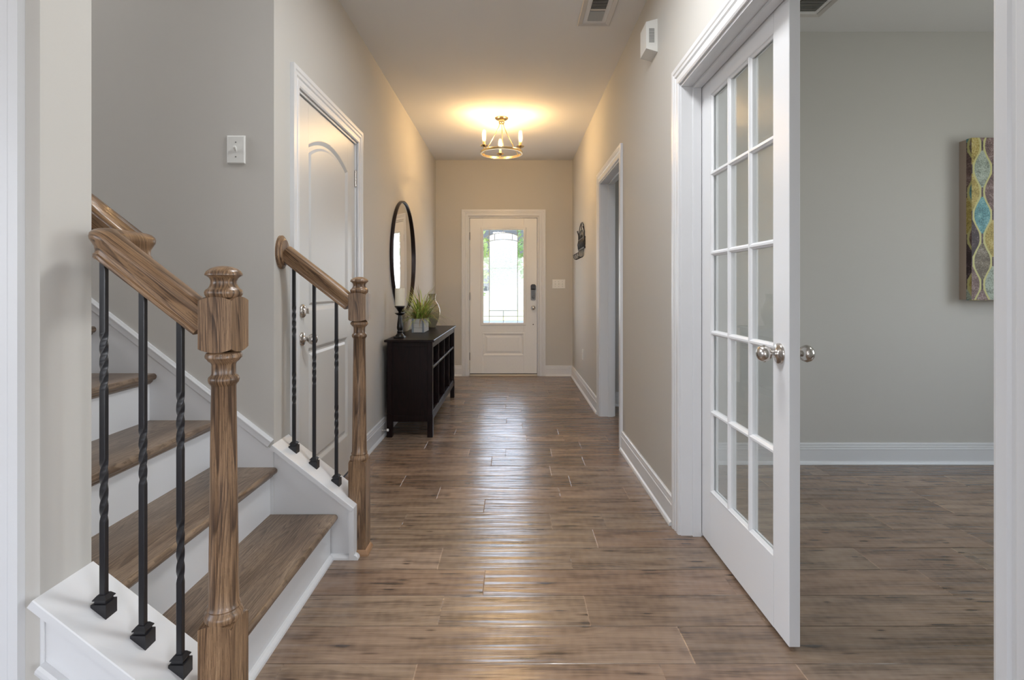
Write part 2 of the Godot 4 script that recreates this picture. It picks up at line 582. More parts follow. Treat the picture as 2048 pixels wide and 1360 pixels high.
# ------------------------------------------------------------------ shell
func shell() -> void:
	fresh()
	box(P(-4.2, H, -8.2), P(4.5, H + 0.25, 1.259)); box(P(-4.2, H, 2.22), P(4.5, H + 0.25, 7.0)); box(P(-1.35, H, 1.259), P(4.5, H + 0.25, 2.22))
	struct("ceiling", M.ceil, "flat pale painted ceiling over the hall and side rooms", "ceiling")
	fresh()
	box(P(XL - 0.12, 0, 2.34), P(XL, H, 2.47)); box(P(XL - 0.12, 2.043, 2.47), P(XL, H, 3.394)); box(P(XL - 0.12, 0, 3.394), P(XL, H, DE))
	struct("wall_left", M.wall, "greige hall wall with the arched panel door and round mirror", "wall")
	fresh(); box(P(-5.1, 0, 2.22), P(XL, H, 2.34)); box(P(-5.1, H, 2.22), P(-1.35, 5.3, 2.34))
	struct("wall_stair", M.wall, "greige wall along the far side of the stairs, with the light switch", "wall")
	fresh(); box(P(-4.15, 0, 1.259), P(-4.0, 2.72, 2.22)); box(P(-5.22, 2.72, 1.122), P(-5.1, 3.4, 2.34)); box(P(-5.22, 4.7, 1.122), P(-5.1, 5.3, 2.34)); box(P(-5.22, 2.6, 1.259), P(-3.99, 2.72, 2.22))
	struct("wall_stair_end", M.wall, "greige wall and landing closing the stairwell at the top of the steps", "wall")
	fresh()
	box(P(-4.0, 0, 1.122), P(-1.93, H, 1.259)); box(P(-1.93, 2.043, 1.122), P(-1.106, H, 1.259)); box(P(-1.106, 0, 1.122), P(XL, H, 1.259)); box(P(-5.1, H, 1.122), P(-1.35, 5.3, 1.259)); box(P(-5.1, 0, 1.122), P(-4.0, H, 1.259))
	struct("wall_stair_near", M.wall, "greige wall end in the left foreground beside the white casing", "wall")
	fresh()
	box(P(XR, 0, 0.30), P(0.882, H, 0.833)); box(P(XR, 2.048, 0.833), P(0.882, H, 2.436)); box(P(XR, 0, 2.436), P(0.882, H, 3.80))
	box(P(XR, 2.048, 3.80), P(0.882, H, 4.685)); box(P(XR, 0, 4.685), P(0.882, H, DE))
	struct("wall_right", M.wall, "greige hall wall with french door opening and cased doorway", "wall")
	fresh()
	box(P(-1.112, 0, DE), P(-0.575, H, DE + 0.15)); box(P(-0.575, 2.04, DE), P(0.329, H, DE + 0.15)); box(P(0.329, 0, DE), P(2.5, H, DE + 0.15))
	struct("wall_front", M.wall, "greige end wall of the hall around the front door", "wall")
	fresh(); box(P(-1.35, H + 0.25, 1.122), P(-1.23, 5.3, 2.34)); box(P(-5.22, 5.3, 1.122), P(-1.23, 5.42, 2.34))
	struct("ceiling_stairwell", M.ceil, "pale ceiling over the stairwell upstairs, outside the picture", "ceiling")
	fresh(); box(P(0.882, 0, 3.42), P(4.2, H, 3.54))
	struct("wall_study_back", M.wall, "grey wall seen through the french doors, where the painting hangs", "wall")
	fresh()
	box(P(4.2, 0, -8.1), P(4.32, H, -4.1)); box(P(4.2, 0, -4.1), P(4.32, 0.6, -1.3)); box(P(4.2, 2.3, -4.1), P(4.32, H, -1.3)); box(P(4.2, 0, -1.3), P(4.32, H, 0.7)); box(P(4.2, 0, 0.7), P(4.32, 0.85, 2.3)); box(P(4.2, 2.25, 0.7), P(4.32, H, 2.3)); box(P(4.2, 0, 2.3), P(4.32, H, 3.54))
	struct("wall_study_side", M.wall, "grey study wall with the window, outside the picture", "wall")
	fresh(); box(P(0.882, 0, 0.30), P(4.2, H, 0.42))
	struct("wall_study_near", M.wall, "grey study wall on the camera side", "wall")
	fresh(); box(P(0.882, 0, 5.1), P(2.4, H, 5.22)); box(P(2.4, 0, 3.54), P(2.52, H, 3.9)); box(P(2.4, 0, 4.8), P(2.52, H, 5.22)); box(P(2.4, 0, 3.9), P(2.52, 0.9, 4.8)); box(P(2.4, 2.1, 3.9), P(2.52, H, 4.8))
	struct("wall_closet", M.wall, "grey walls of the small room behind the cased doorway", "wall")
	fresh()
	box(P(-4.0, 0, -8.12), P(-3.4, H, -8.0)); box(P(-3.4, 0, -8.12), P(3.6, 0.3, -8.0)); box(P(-3.4, 2.4, -8.12), P(3.6, H, -8.0)); box(P(3.6, 0, -8.12), P(4.2, H, -8.0))
	struct("wall_rear", M.wall, "greige wall with wide added windows behind the camera", "wall")
	fresh()
	box(P(-4.12, 0, -8.12), P(-4.0, H, -2.4)); box(P(-4.12, 0, -2.4), P(-4.0, 0.6, 0.2)); box(P(-4.12, 2.3, -2.4), P(-4.0, H, 0.2)); box(P(-4.12, 0, 0.2), P(-4.0, H, 1.259))
	struct("wall_rear_left", M.wall, "greige wall with an added window beside the camera", "wall")
	var n := 0
	for w in [[P(-3.4, 0.3, -8.06), P(3.6, 2.4, -8.04), 5, 0], [P(-4.07, 0.6, -2.4), P(-4.05, 2.3, 0.2), 2, 1], [P(4.25, 0.85, 0.7), P(4.27, 2.25, 2.3), 2, 1], [P(-5.17, 3.4, 1.259), P(-5.15, 4.7, 2.22), 1, 1], [P(2.45, 0.9, 3.9), P(2.47, 2.1, 4.8), 1, 1], [P(4.25, 0.6, -4.1), P(4.27, 2.3, -1.3), 3, 1]]:
		n += 1
		var t := thing("window_%d" % n, ["wide five pane window added unseen behind the camera for light", "two pane window added unseen in the rear left wall for light", "two pane study window in the side wall", "single pane window added unseen at the top of the stairs for light", "single pane window of the small room past the doorway", "three pane window added unseen in the rear right wall for light"][n - 1], "window", w[0], "", "structure")  # windows behind the camera and at the stair top are added light sources
		var a: Vector3 = w[0]
		var b: Vector3 = w[1]
		var ax := 0 if w[3] == 0 else 2
		start()
		for k in w[2] + 1:
			var lo := a; var hi := b
			var c: float = lerpf(a[ax], b[ax], float(k) / w[2])
			lo[ax] = c - 0.03; hi[ax] = c + 0.03
			lo[2 - ax] -= 0.02; hi[2 - ax] += 0.02
			box(lo, hi, 0.004)
		for yy in [a.y, b.y]:
			var lo := a; var hi := b
			lo.y = yy - 0.03; hi.y = yy + 0.03
			lo[2 - ax] -= 0.02; hi[2 - ax] += 0.02
			box(lo, hi, 0.004)
		part(t, "window_frame", M.trim)
		for k in w[2]:
			var lo := a; var hi := b
			lo[ax] = lerpf(a[ax], b[ax], float(k) / w[2]); hi[ax] = lerpf(a[ax], b[ax], float(k + 1) / w[2])
			var md: float = (a[2 - ax] + b[2 - ax]) * 0.5
			lo[2 - ax] = md - 0.003; hi[2 - ax] = md + 0.003
			start(); box(lo, hi); part(t, "pane", M.pane)

func floor_boards() -> void:
	var t := thing("floor", "hand-scraped brown hardwood plank floor running through hall and study", "floor", Vector3.ZERO, "", "structure")
	start(); box(P(-3.6, -0.14, 1.2), P(XR + 0.12, -0.012, DE + 0.15)); box(P(0.88, -0.14, 1.2), P(4.3, -0.012, 5.2))
	part(t, "subfloor", M.subfloor)
	start(); box(P(-4.1, -0.14, -8.1), P(4.3, -0.0015, 1.416))
	part(t, "floor_slab", M.board_plain)
	var rng := RandomNumberGenerator.new()
	rng.seed = 11
	var joints := {0: [-0.285, 0.843], 1: [0.544, 1.75], 2: [-0.75, 0.257, 2.3], 3: [-0.111, 1.606], 4: [-0.302, 1.467, 1.89], 5: [0.368, 2.08], 6: [0.183, 1.77], 7: [-0.148, 1.597],
		8: [-0.407, 0.62, 2.2], 9: [-0.639, 0.33, 1.45], 10: [0.23, 1.9], 11: [-0.139, 0.456, 2.4], 12: [-0.3, 0.26], 13: [-0.62, 0.48], 14: [0.1, 0.7], 15: [-0.45, 0.35]}
	var tones := [Color(1, 1, 1), Color(0.92, 0.88, 0.84), Color(1.0, 1.0, 0.97), Color(0.80, 0.77, 0.76), Color(1.08, 1.03, 0.97), Color(0.88, 0.82, 0.78), Color(0.98, 0.95, 0.93)]
	var w := 0.1785
	for row in range(0, 31):
		var d0 := 1.4185 + w * row
		var d1 := minf(d0 + w, DE + 0.02)
		if d1 - d0 < 0.02: continue
		var xa := -1.0 if d0 > 2.2 else -1.2
		var xb := 0.9
		if d0 < 3.4: xb = 4.19
		if d0 > 3.55 and d0 < 5.05: xb = 2.39
		if d0 < 3.42 and d1 > 3.42: d1 = minf(d1, 3.6)
		var cuts: Array = [xa]
		if joints.has(row):
			for j in joints[row]:
				if j < xb: cuts.append(j)
		var cur: float = cuts[-1]
		if not joints.has(row):
			cur = xa - rng.randf_range(0.0, 0.9)
		while true:
			cur += rng.randf_range(0.55, 1.25)
			if cur > xb - 0.15: break
			if cur > xa + 0.1: cuts.append(cur)
		cuts.append(xb)
		for k in cuts.size() - 1:
			var x0: float = cuts[k]
			var x1: float = cuts[k + 1]
			var lane := rng.randi_range(0, 3)
			var off := rng.randf() * 2.0
			var tone: Color = tones[rng.randi_range(0, tones.size() - 1)]
			if row == 4 and x0 > 1.4 and x0 < 1.5: tone = Color(0.78, 0.72, 0.70)
			var flip := 1.0 if rng.randf() < 0.5 else -1.0
			tone = tone * rng.randf_range(0.80, 1.12) * 0.5
			uvf = func(p: Vector3) -> Vector2: return Vector2((p.x * flip + off) / 2.2, (lane + clampf((-p.z - d0) / w, 0.01, 0.99)) / 4.0)
			start()
			st.set_color(Color(tone.r, tone.g, tone.b))
			var c := 0.0022
			var ce := 0.0023
			var g := 0.0002
			var dz := 0.0008
			var y := rng.randf_range(-0.0004, 0.0003)
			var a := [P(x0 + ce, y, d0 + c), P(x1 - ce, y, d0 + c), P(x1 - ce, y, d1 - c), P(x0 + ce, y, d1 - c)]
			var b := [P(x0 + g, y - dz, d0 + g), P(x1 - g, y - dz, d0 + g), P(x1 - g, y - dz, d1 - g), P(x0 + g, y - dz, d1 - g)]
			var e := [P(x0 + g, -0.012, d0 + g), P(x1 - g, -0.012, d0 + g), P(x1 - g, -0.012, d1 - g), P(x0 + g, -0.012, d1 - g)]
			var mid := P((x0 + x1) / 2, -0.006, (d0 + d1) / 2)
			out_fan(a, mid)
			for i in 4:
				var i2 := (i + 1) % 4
				var wear_shade := 1.6 if i % 2 == 1 else 0.62      # worn pale end edges, seam shadow painted dark along the long sides
				st.set_color(Color(tone.r * wear_shade, tone.g * wear_shade, tone.b * wear_shade))
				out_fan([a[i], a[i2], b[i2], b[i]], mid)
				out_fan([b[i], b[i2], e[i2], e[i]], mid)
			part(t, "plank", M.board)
	uvf = null

const BASE := [0.0, 0.0, 0.027, 0.0, 0.027, 0.006, 0.022, 0.015, 0.015, 0.020, 0.0135, 0.022, 0.0135, 0.092, 0.0155, 0.094, 0.0155, 0.098, 0.0125, 0.101, 0.0125, 0.112, 0.010, 0.120, 0.0125, 0.123, 0.0115, 0.131, 0.007, 0.135, 0.0, 0.135]

func base_run(a: Vector3, b: Vector3, n: Vector3) -> void:
	prism(V2(BASE), a, n, Vector3.UP, b - a)

func baseboards() -> void:
	fresh(); base_run(P(XL, 0, 3.486), P(XL, 0, DE), Vector3.RIGHT)
	struct("baseboard_left", M.trim, "white baseboard along the left wall behind the console table", "baseboard")
	fresh(); base_run(P(XL, 0, DE), P(-0.657, 0, DE), Vector3.BACK); base_run(P(0.417, 0, DE), P(XR, 0, DE), Vector3.BACK)
	struct("baseboard_front", M.trim, "white baseboard either side of the front door", "baseboard")
	fresh(); base_run(P(XR, 0, 2.525), P(XR, 0, 3.712), Vector3.LEFT); base_run(P(XR, 0, 4.772), P(XR, 0, DE), Vector3.LEFT)
	struct("baseboard_right", M.trim, "white baseboard along the right hall wall", "baseboard")
	fresh(); base_run(P(0.882, 0, 3.42), P(4.2, 0, 3.42), Vector3.BACK); base_run(P(4.2, 0, 3.42), P(4.2, 0, 0.42), Vector3.LEFT)
	struct("baseboard_study", M.trim, "white baseboard under the grey study wall with the painting", "baseboard")
	fresh(); base_run(P(0.882, 0, 5.1), P(2.4, 0, 5.1), Vector3.BACK)
	struct("baseboard_closet", M.trim, "white baseboard inside the small room past the doorway", "baseboard")

const CASE := [0.0, 0.0, 0.0, 0.009, 0.007, 0.0125, 0.026, 0.0125, 0.031, 0.0095, 0.037, 0.0095, 0.044, 0.0145, 0.058, 0.0145, 0.064, 0.018, 0.083, 0.018, 0.083, 0.0]

# casing round an opening: a is the inner bottom corner on the left as one faces it, b that on the right
func casing(called: String, a: Vector3, b: Vector3, top: float, n: Vector3, label: String) -> void:
	fresh()
	moulding([a, Vector3(a.x, top, a.z), Vector3(b.x, top, b.z), b], V2(CASE), n)
	struct(called, M.trim, label, "door casing")

# ------------------------------------------------------------------ doors
func turn_root(t: Node3D, at: Vector3, yaw: float) -> void:
	t.position = at
	t.rotation.y = yaw
	org = Vector3.ZERO

# round knob on the front of a door built in its own axes (x across, y up, z out)
func knob(t: Node, x: float, y: float, z: float, called := "door_knob", rose := 0.033, ball := 0.027) -> void:
	start()
	lathe(Vector3(x, y, z), V2([rose, 0, rose, 0.003, rose * 0.92, 0.007, rose * 0.55, 0.010, 0.013, 0.014, 0.0105, 0.020, 0.0105, 0.028, 0.015, 0.031, ball * 0.80, 0.037, ball, 0.050, ball * 0.93, 0.060, ball * 0.7, 0.068, ball * 0.35, 0.0725, 0.0, 0.0735]), 24, Vector3(0, 0, 1))
	part(t, called, M.nickel, "satin nickel knob on a round rose")

func front_door() -> void:
	casing("trim_1", P(-0.573, 0, DE), P(0.333, 0, DE), 2.046, Vector3.BACK, "white casing round the front door")
	fresh()
	box(P(-0.575, 0, DE), P(-0.557, 2.04, DE + 0.15)); box(P(0.311, 0, DE), P(0.329, 2.04, DE + 0.15)); box(P(-0.557, 2.026, DE), P(0.311, 2.04, DE + 0.15))
	box(P(-0.557, 0, DE + 0.055), P(-0.545, 2.026, DE + 0.075)); box(P(0.299, 0, DE + 0.055), P(0.311, 2.026, DE + 0.075)); box(P(-0.545, 2.014, DE + 0.055), P(0.299, 2.026, DE + 0.075))
	struct("trim_2", M.trim, "white jamb inside the front door casing", "door jamb")
	fresh(); box(P(-0.557, 0.0, DE - 0.005), P(0.311, 0.022, DE + 0.16), 0.004)
	struct("trim_3", mat(Color(0.86, 0.82, 0.75), 0.5), "pale sill under the front door", "door sill")
	var t := thing("door_1", "white front door with decorative leaded glass and a keypad lock", "door", P(-0.123, 0, DE + 0.012), "", "structure")
	org = Vector3.ZERO
	# own axes: x across from the middle, y up, z towards the hall; the slab is 0.864 wide
	var w := 0.431
	var y0 := 0.030
	var y1 := 2.022
	var gx := 0.262
	var ga := 0.675
	var gb := 1.875
	start()
	box(Vector3(-w, y0, -0.042), Vector3(-gx, y1, 0), 0.002); box(Vector3(gx, y0, -0.042), Vector3(w, y1, 0), 0.002)
	box(Vector3(-gx, gb, -0.042), Vector3(gx, y1, 0)); box(Vector3(-gx, 0.545, -0.042), Vector3(gx, ga, 0)); box(Vector3(-gx, y0, -0.042), Vector3(gx, 0.262, 0))
	box(Vector3(-gx, 0.262, -0.042), Vector3(gx, 0.545, -0.008))
	part(t, "slab", M.frontdoor)
	start()
	var rect := func(x0: float, ya: float, x1: float, yb: float) -> Array: return [Vector3(x0, ya, 0), Vector3(x0, yb, 0), Vector3(x1, yb, 0), Vector3(x1, ya, 0)]
	moulding(rect.call(-gx, ga, gx, gb), V2([-0.006, -0.02, -0.006, 0.006, 0.004, 0.010, 0.022, 0.010, 0.030, 0.004, 0.030, 0.0, 0.0, 0.0, 0.0, -0.02]), Vector3.BACK, true)
	part(t, "glass_frame", M.frontdoor)
	start()
	moulding(rect.call(-gx, 0.262, gx, 0.545), V2([0.008, 0.0, 0.006, 0.004, -0.002, 0.005, -0.010, 0.0, -0.022, -0.007, -0.026, -0.0085, 0.008, -0.0085]), Vector3.BACK, true)
	moulding(rect.call(-0.205, 0.318, 0.205, 0.489), V2([-0.003, -0.010, 0.030, -0.010, 0.022, -0.007, 0.0, -0.0003, -0.003, -0.0003]), Vector3.BACK, true)
	box(Vector3(-0.2045, 0.3185, -0.009), Vector3(0.2045, 0.4885, 0.0))
	part(t, "raised_panel", M.frontdoor)
	# leaded glass: bevelled clear pieces round a rain-glass middle
	var zg := -0.021
	var ix := 0.182
	var arch := func(x: float, base: float, rise: float) -> float: return base + rise * (1.0 - pow(x / gx, 2))
	var lo_arc := 1.700
	var lo_rise := 0.052
	var hi_arc := 1.762
	var hi_rise := 0.075
	start()
	var poly := [Vector2(-ix, 0.836), Vector2(ix, 0.836)]
	for i in 13:
		var x := ix - 2.0 * ix * i / 12.0
		poly.append(Vector2(x, arch.call(x, lo_arc, lo_rise)))
	prism(poly, Vector3(0, 0, zg - 0.003), Vector3.RIGHT, Vector3.UP, Vector3(0, 0, 0.006))
	part(t, "pane", M.rain, "textured rain glass middle pane")
	var clear := func(pl: Array) -> void:
		start()
		prism(pl, Vector3(0, 0, zg - 0.002), Vector3.RIGHT, Vector3.UP, Vector3(0, 0, 0.004))
		part(t, "pane", M.pane)
	var frost := func(pl: Array) -> void:
		start()
		prism(pl, Vector3(0, 0, zg - 0.003), Vector3.RIGHT, Vector3.UP, Vector3(0, 0, 0.006))
		part(t, "pane", M.rain)
	var strip := func(xa: float, xb: float, f0: Callable, f1: Callable) -> Array:
		var pl := []
		for i in 7:
			var x := lerpf(xa, xb, i / 6.0)
			pl.append(Vector2(x, f0.call(x)))
		for i in 7:
			var x := lerpf(xb, xa, i / 6.0)
			pl.append(Vector2(x, f1.call(x)))
		return pl
	var fl := func(x: float) -> float: return arch.call(x, lo_arc, lo_rise)
	var fh := func(x: float) -> float: return arch.call(x, hi_arc, hi_rise)
	var ftop := func(_x: float) -> float: return gb
	var fbot := func(_x: float) -> float: return 0.762
	for s in [[-gx, -ix], [ix, gx]]:
		clear.call(strip.call(s[0], s[1], fbot, fl))
		clear.call(strip.call(s[0], s[1], fl, fh))
		clear.call(strip.call(s[0], s[1], fh, ftop))
		clear.call(V2([s[0], ga, s[1], ga, s[1], 0.762, s[0], 0.762]))
	for s in [[-ix, -0.112], [-0.112, 0.112], [0.112, ix]]:
		frost.call(strip.call(s[0], s[1], fl, fh))
	for s in [[-ix, 0.0], [0.0, ix]]:
		clear.call(strip.call(s[0], s[1], fh, ftop))
		frost.call(V2([s[0], 0.762, s[1], 0.762, s[1], 0.836, s[0], 0.836]))
		clear.call(V2([s[0], ga, s[1], ga, s[1], 0.762, s[0], 0.762]))
	start()
	var bar := func(a: Vector2, b: Vector2) -> void: tube([Vector3(a.x, a.y, zg), Vector3(b.x, b.y, zg)], 0.0042, 6)
	for x in [-ix, ix]: bar.call(Vector2(x, ga), Vector2(x, gb))
	bar.call(Vector2(0, ga), Vector2(0, 0.836)); bar.call(Vector2(0, fh.call(0.0)), Vector2(0, gb))
	for x in [-0.112, 0.112]: bar.call(Vector2(x, fl.call(x)), Vector2(x, fh.call(x)))
	bar.call(Vector2(-gx, 0.762), Vector2(gx, 0.762)); bar.call(Vector2(-ix, 0.836), Vector2(ix, 0.836))
	for f in [fl, fh]:
		var pth := []
		for i in 17:
			var x := lerpf(-gx, gx, i / 16.0)
			pth.append(Vector3(x, f.call(x), zg))
		tube(pth, 0.0042, 6)
	part(t, "lead_came", M.came)
	# lock, knob, hinges
	var kx := 0.382
	start()
	prism(V2([-0.032, -0.098, -0.018, -0.106, 0.018, -0.106, 0.032, -0.098, 0.032, 0.045, -0.032, 0.045]), Vector3(kx, 1.074, 0), Vector3.RIGHT, Vector3.UP, Vector3(0, 0, 0.012))
	part(t, "lock_plate", M.lock_metal)
	start()
	prism(V2([-0.022, -0.07, -0.012, -0.09, 0.012, -0.09, 0.022, -0.07, 0.022, 0.03, 0.012, 0.045, -0.012, 0.045, -0.022, 0.03]), Vector3(kx, 1.074, 0.012), Vector3.RIGHT, Vector3.UP, Vector3(0, 0, 0.014))
	lathe(Vector3(kx, 1.014, 0.026), V2([0.016, 0, 0.016, 0.010, 0.012, 0.014, 0.0, 0.014]), 16, Vector3.BACK)
	part(t, "deadbolt", M.nickel_dark)
	start()
	prism(V2([-0.033, 0.0, 0.033, 0.0, 0.033, 0.055, 0.018, 0.070, -0.018, 0.070, -0.033, 0.055]), Vector3(kx, 1.104, 0), Vector3.RIGHT, Vector3.UP, Vector3(0, 0, 0.026))
	part(t, "battery_cover", mat(Color(0.20, 0.19, 0.21), 0.4), "dark plastic cover of the keypad lock")
	knob(t, kx, 0.872, 0.0, "door_knob", 0.030, 0.026)
	start(); lathe(Vector3(kx, 0.66, 0), V2([0.007, 0, 0.007, 0.006, 0.0, 0.008]), 10, Vector3.BACK)
	part(t, "screw_hole_plug", M.nickel_dark)
	for y in [0.25, 1.02, 1.79]:
		start(); tube([Vector3(-w - 0.003, y - 0.05, 0.004), Vector3(-w - 0.003, y + 0.05, 0.004)], 0.007, 8)
		part(t, "hinge", M.nickel_dark)
	start(); box(Vector3(-w, 0.021, -0.04), Vector3(w, 0.031, 0.001))
	part(t, "door_sweep", M.dark)

func left_door() -> void:
	casing("trim_4", P(XL, 0, 2.464), P(XL, 0, 3.400), 2.046, Vector3.RIGHT, "white moulded casing round the arched panel door on the left")
	fresh()
	box(P(XL - 0.12, 0, 2.464), P(XL, 2.043, 2.474)); box(P(XL - 0.12, 0, 3.390), P(XL, 2.043, 3.400)); box(P(XL - 0.12, 2.033, 2.474), P(XL, 2.043, 3.390))
	struct("trim_5", M.trim, "white jamb of the arched panel door", "door jamb")
	var t := thing("door_2", "closed white two panel door with an arched top panel and deadbolt", "door", Vector3.ZERO, "", "structure")
	turn_root(t, P(XL - 0.010, 0, 2.932), PI / 2)
	# own axes: x from -0.457 (far from the camera is +x after the turn is undone), z out to the hall
	var w := 0.455
	var px := 0.312
	start()
	box(Vector3(-w, 0.012, -0.035), Vector3(w, 2.030, -0.010))
	box(Vector3(-w, 0.012, -0.011), Vector3(-px, 2.030, 0), 0.001); box(Vector3(px, 0.012, -0.011), Vector3(w, 2.030, 0), 0.001)
	box(Vector3(-px, 0.012, -0.011), Vector3(px, 0.228, 0)); box(Vector3(-px, 0.830, -0.011), Vector3(px, 1.008, 0))
	var top := [Vector2(-px, 2.030)]
	var arc := []
	for i in 25:
		var x := lerpf(-px, px, i / 24.0)
		var y := 1.828 + 0.075 * (1.0 - pow(x / px, 2))
		top.append(Vector2(x, y)); arc.append(Vector3(x, y, 0))
	top.append(Vector2(px, 2.030))
	prism(top, Vector3(0, 0, -0.011), Vector3.RIGHT, Vector3.UP, Vector3(0, 0, 0.011))
	part(t, "slab", M.door)
	var stick := V2([0.004, 0.0, -0.004, -0.001, -0.016, -0.0075, -0.022, -0.0105, 0.004, -0.0105])
	var field := V2([-0.003, -0.0105, 0.016, -0.0105, 0.002, -0.0038, -0.003, -0.0038])
	var upper := [Vector3(-px, 1.008, 0)] + arc + [Vector3(px, 1.008, 0)]
	start()
	moulding(upper, stick, Vector3.BACK, true)
	var inner := [Vector3(-px + 0.045, 1.053, 0)]
	var ip := [Vector2(-px + 0.045, 1.053)]
	for i in 25:
		var x := lerpf(-px + 0.045, px - 0.045, i / 24.0)
		var y := 1.783 + 0.070 * (1.0 - pow(x / (px - 0.045), 2))
		inner.append(Vector3(x, y, 0)); ip.append(Vector2(x, y))
	inner.append(Vector3(px - 0.045, 1.053, 0)); ip.append(Vector2(px - 0.045, 1.053))
	moulding(inner, field, Vector3.BACK, true)
	prism(ip, Vector3(0, 0, -0.0105), Vector3.RIGHT, Vector3.UP, Vector3(0, 0, 0.0071))
	part(t, "raised_panel", M.door, "upper panel with an arched top")
	start()
	moulding([Vector3(-px, 0.228, 0), Vector3(-px, 0.830, 0), Vector3(px, 0.830, 0), Vector3(px, 0.228, 0)], stick, Vector3.BACK, true)
	moulding([Vector3(-px + 0.045, 0.273, 0), Vector3(-px + 0.045, 0.785, 0), Vector3(px - 0.045, 0.785, 0), Vector3(px - 0.045, 0.273, 0)], field, Vector3.BACK, true)
	box(Vector3(-px + 0.045, 0.273, -0.0105), Vector3(px - 0.045, 0.785, -0.0034))
	part(t, "raised_panel", M.door, "lower rectangular panel")
	# rotated by +90 degrees about y: own +x points to -z, that is away from the camera
	knob(t, -0.392, 0.880, 0.0)
	start()
	lathe(Vector3(-0.392, 1.013, 0), V2([0.033, 0, 0.033, 0.006, 0.028, 0.012, 0.018, 0.014, 0.016, 0.018, 0.0, 0.018]), 20, Vector3.BACK)
	box(Vector3(-0.396, 1.000, 0.016), Vector3(-0.388, 1.026, 0.036), 0.002)
	part(t, "deadbolt", M.nickel)
	for y in [0.28, 1.05, 1.815]:
		start()
		for k in 5:
			tube([Vector3(w + 0.002, y - 0.05 + k * 0.02, 0.006), Vector3(w + 0.002, y - 0.0315 + k * 0.02, 0.006)], 0.007, 10)
		lathe(Vector3(w + 0.002, y + 0.049, 0.006), V2([0.006, 0, 0.006, 0.003, 0.0, 0.007]), 8)
		box(Vector3(w - 0.012, y - 0.05, -0.004), Vector3(w + 0.014, y + 0.05, 0.0015))
		part(t, "hinge", M.nickel)

func under_stair_door() -> void:
	casing("trim_6", P(-1.93, 0, 1.122), P(-1.106, 0, 1.122), 2.046, Vector3.BACK, "white casing in the left foreground, cut by the picture edge")
	var t := thing("door_4", "plain white door left of the picture edge", "door", P(-1.518, 0, 1.14), "", "structure")
	org = Vector3.ZERO
	start(); box(Vector3(-0.41, 0.012, -0.035), Vector3(0.41, 2.04, 0), 0.002); part(t, "slab", M.door)
	knob(t, -0.345, 0.9, 0.0)

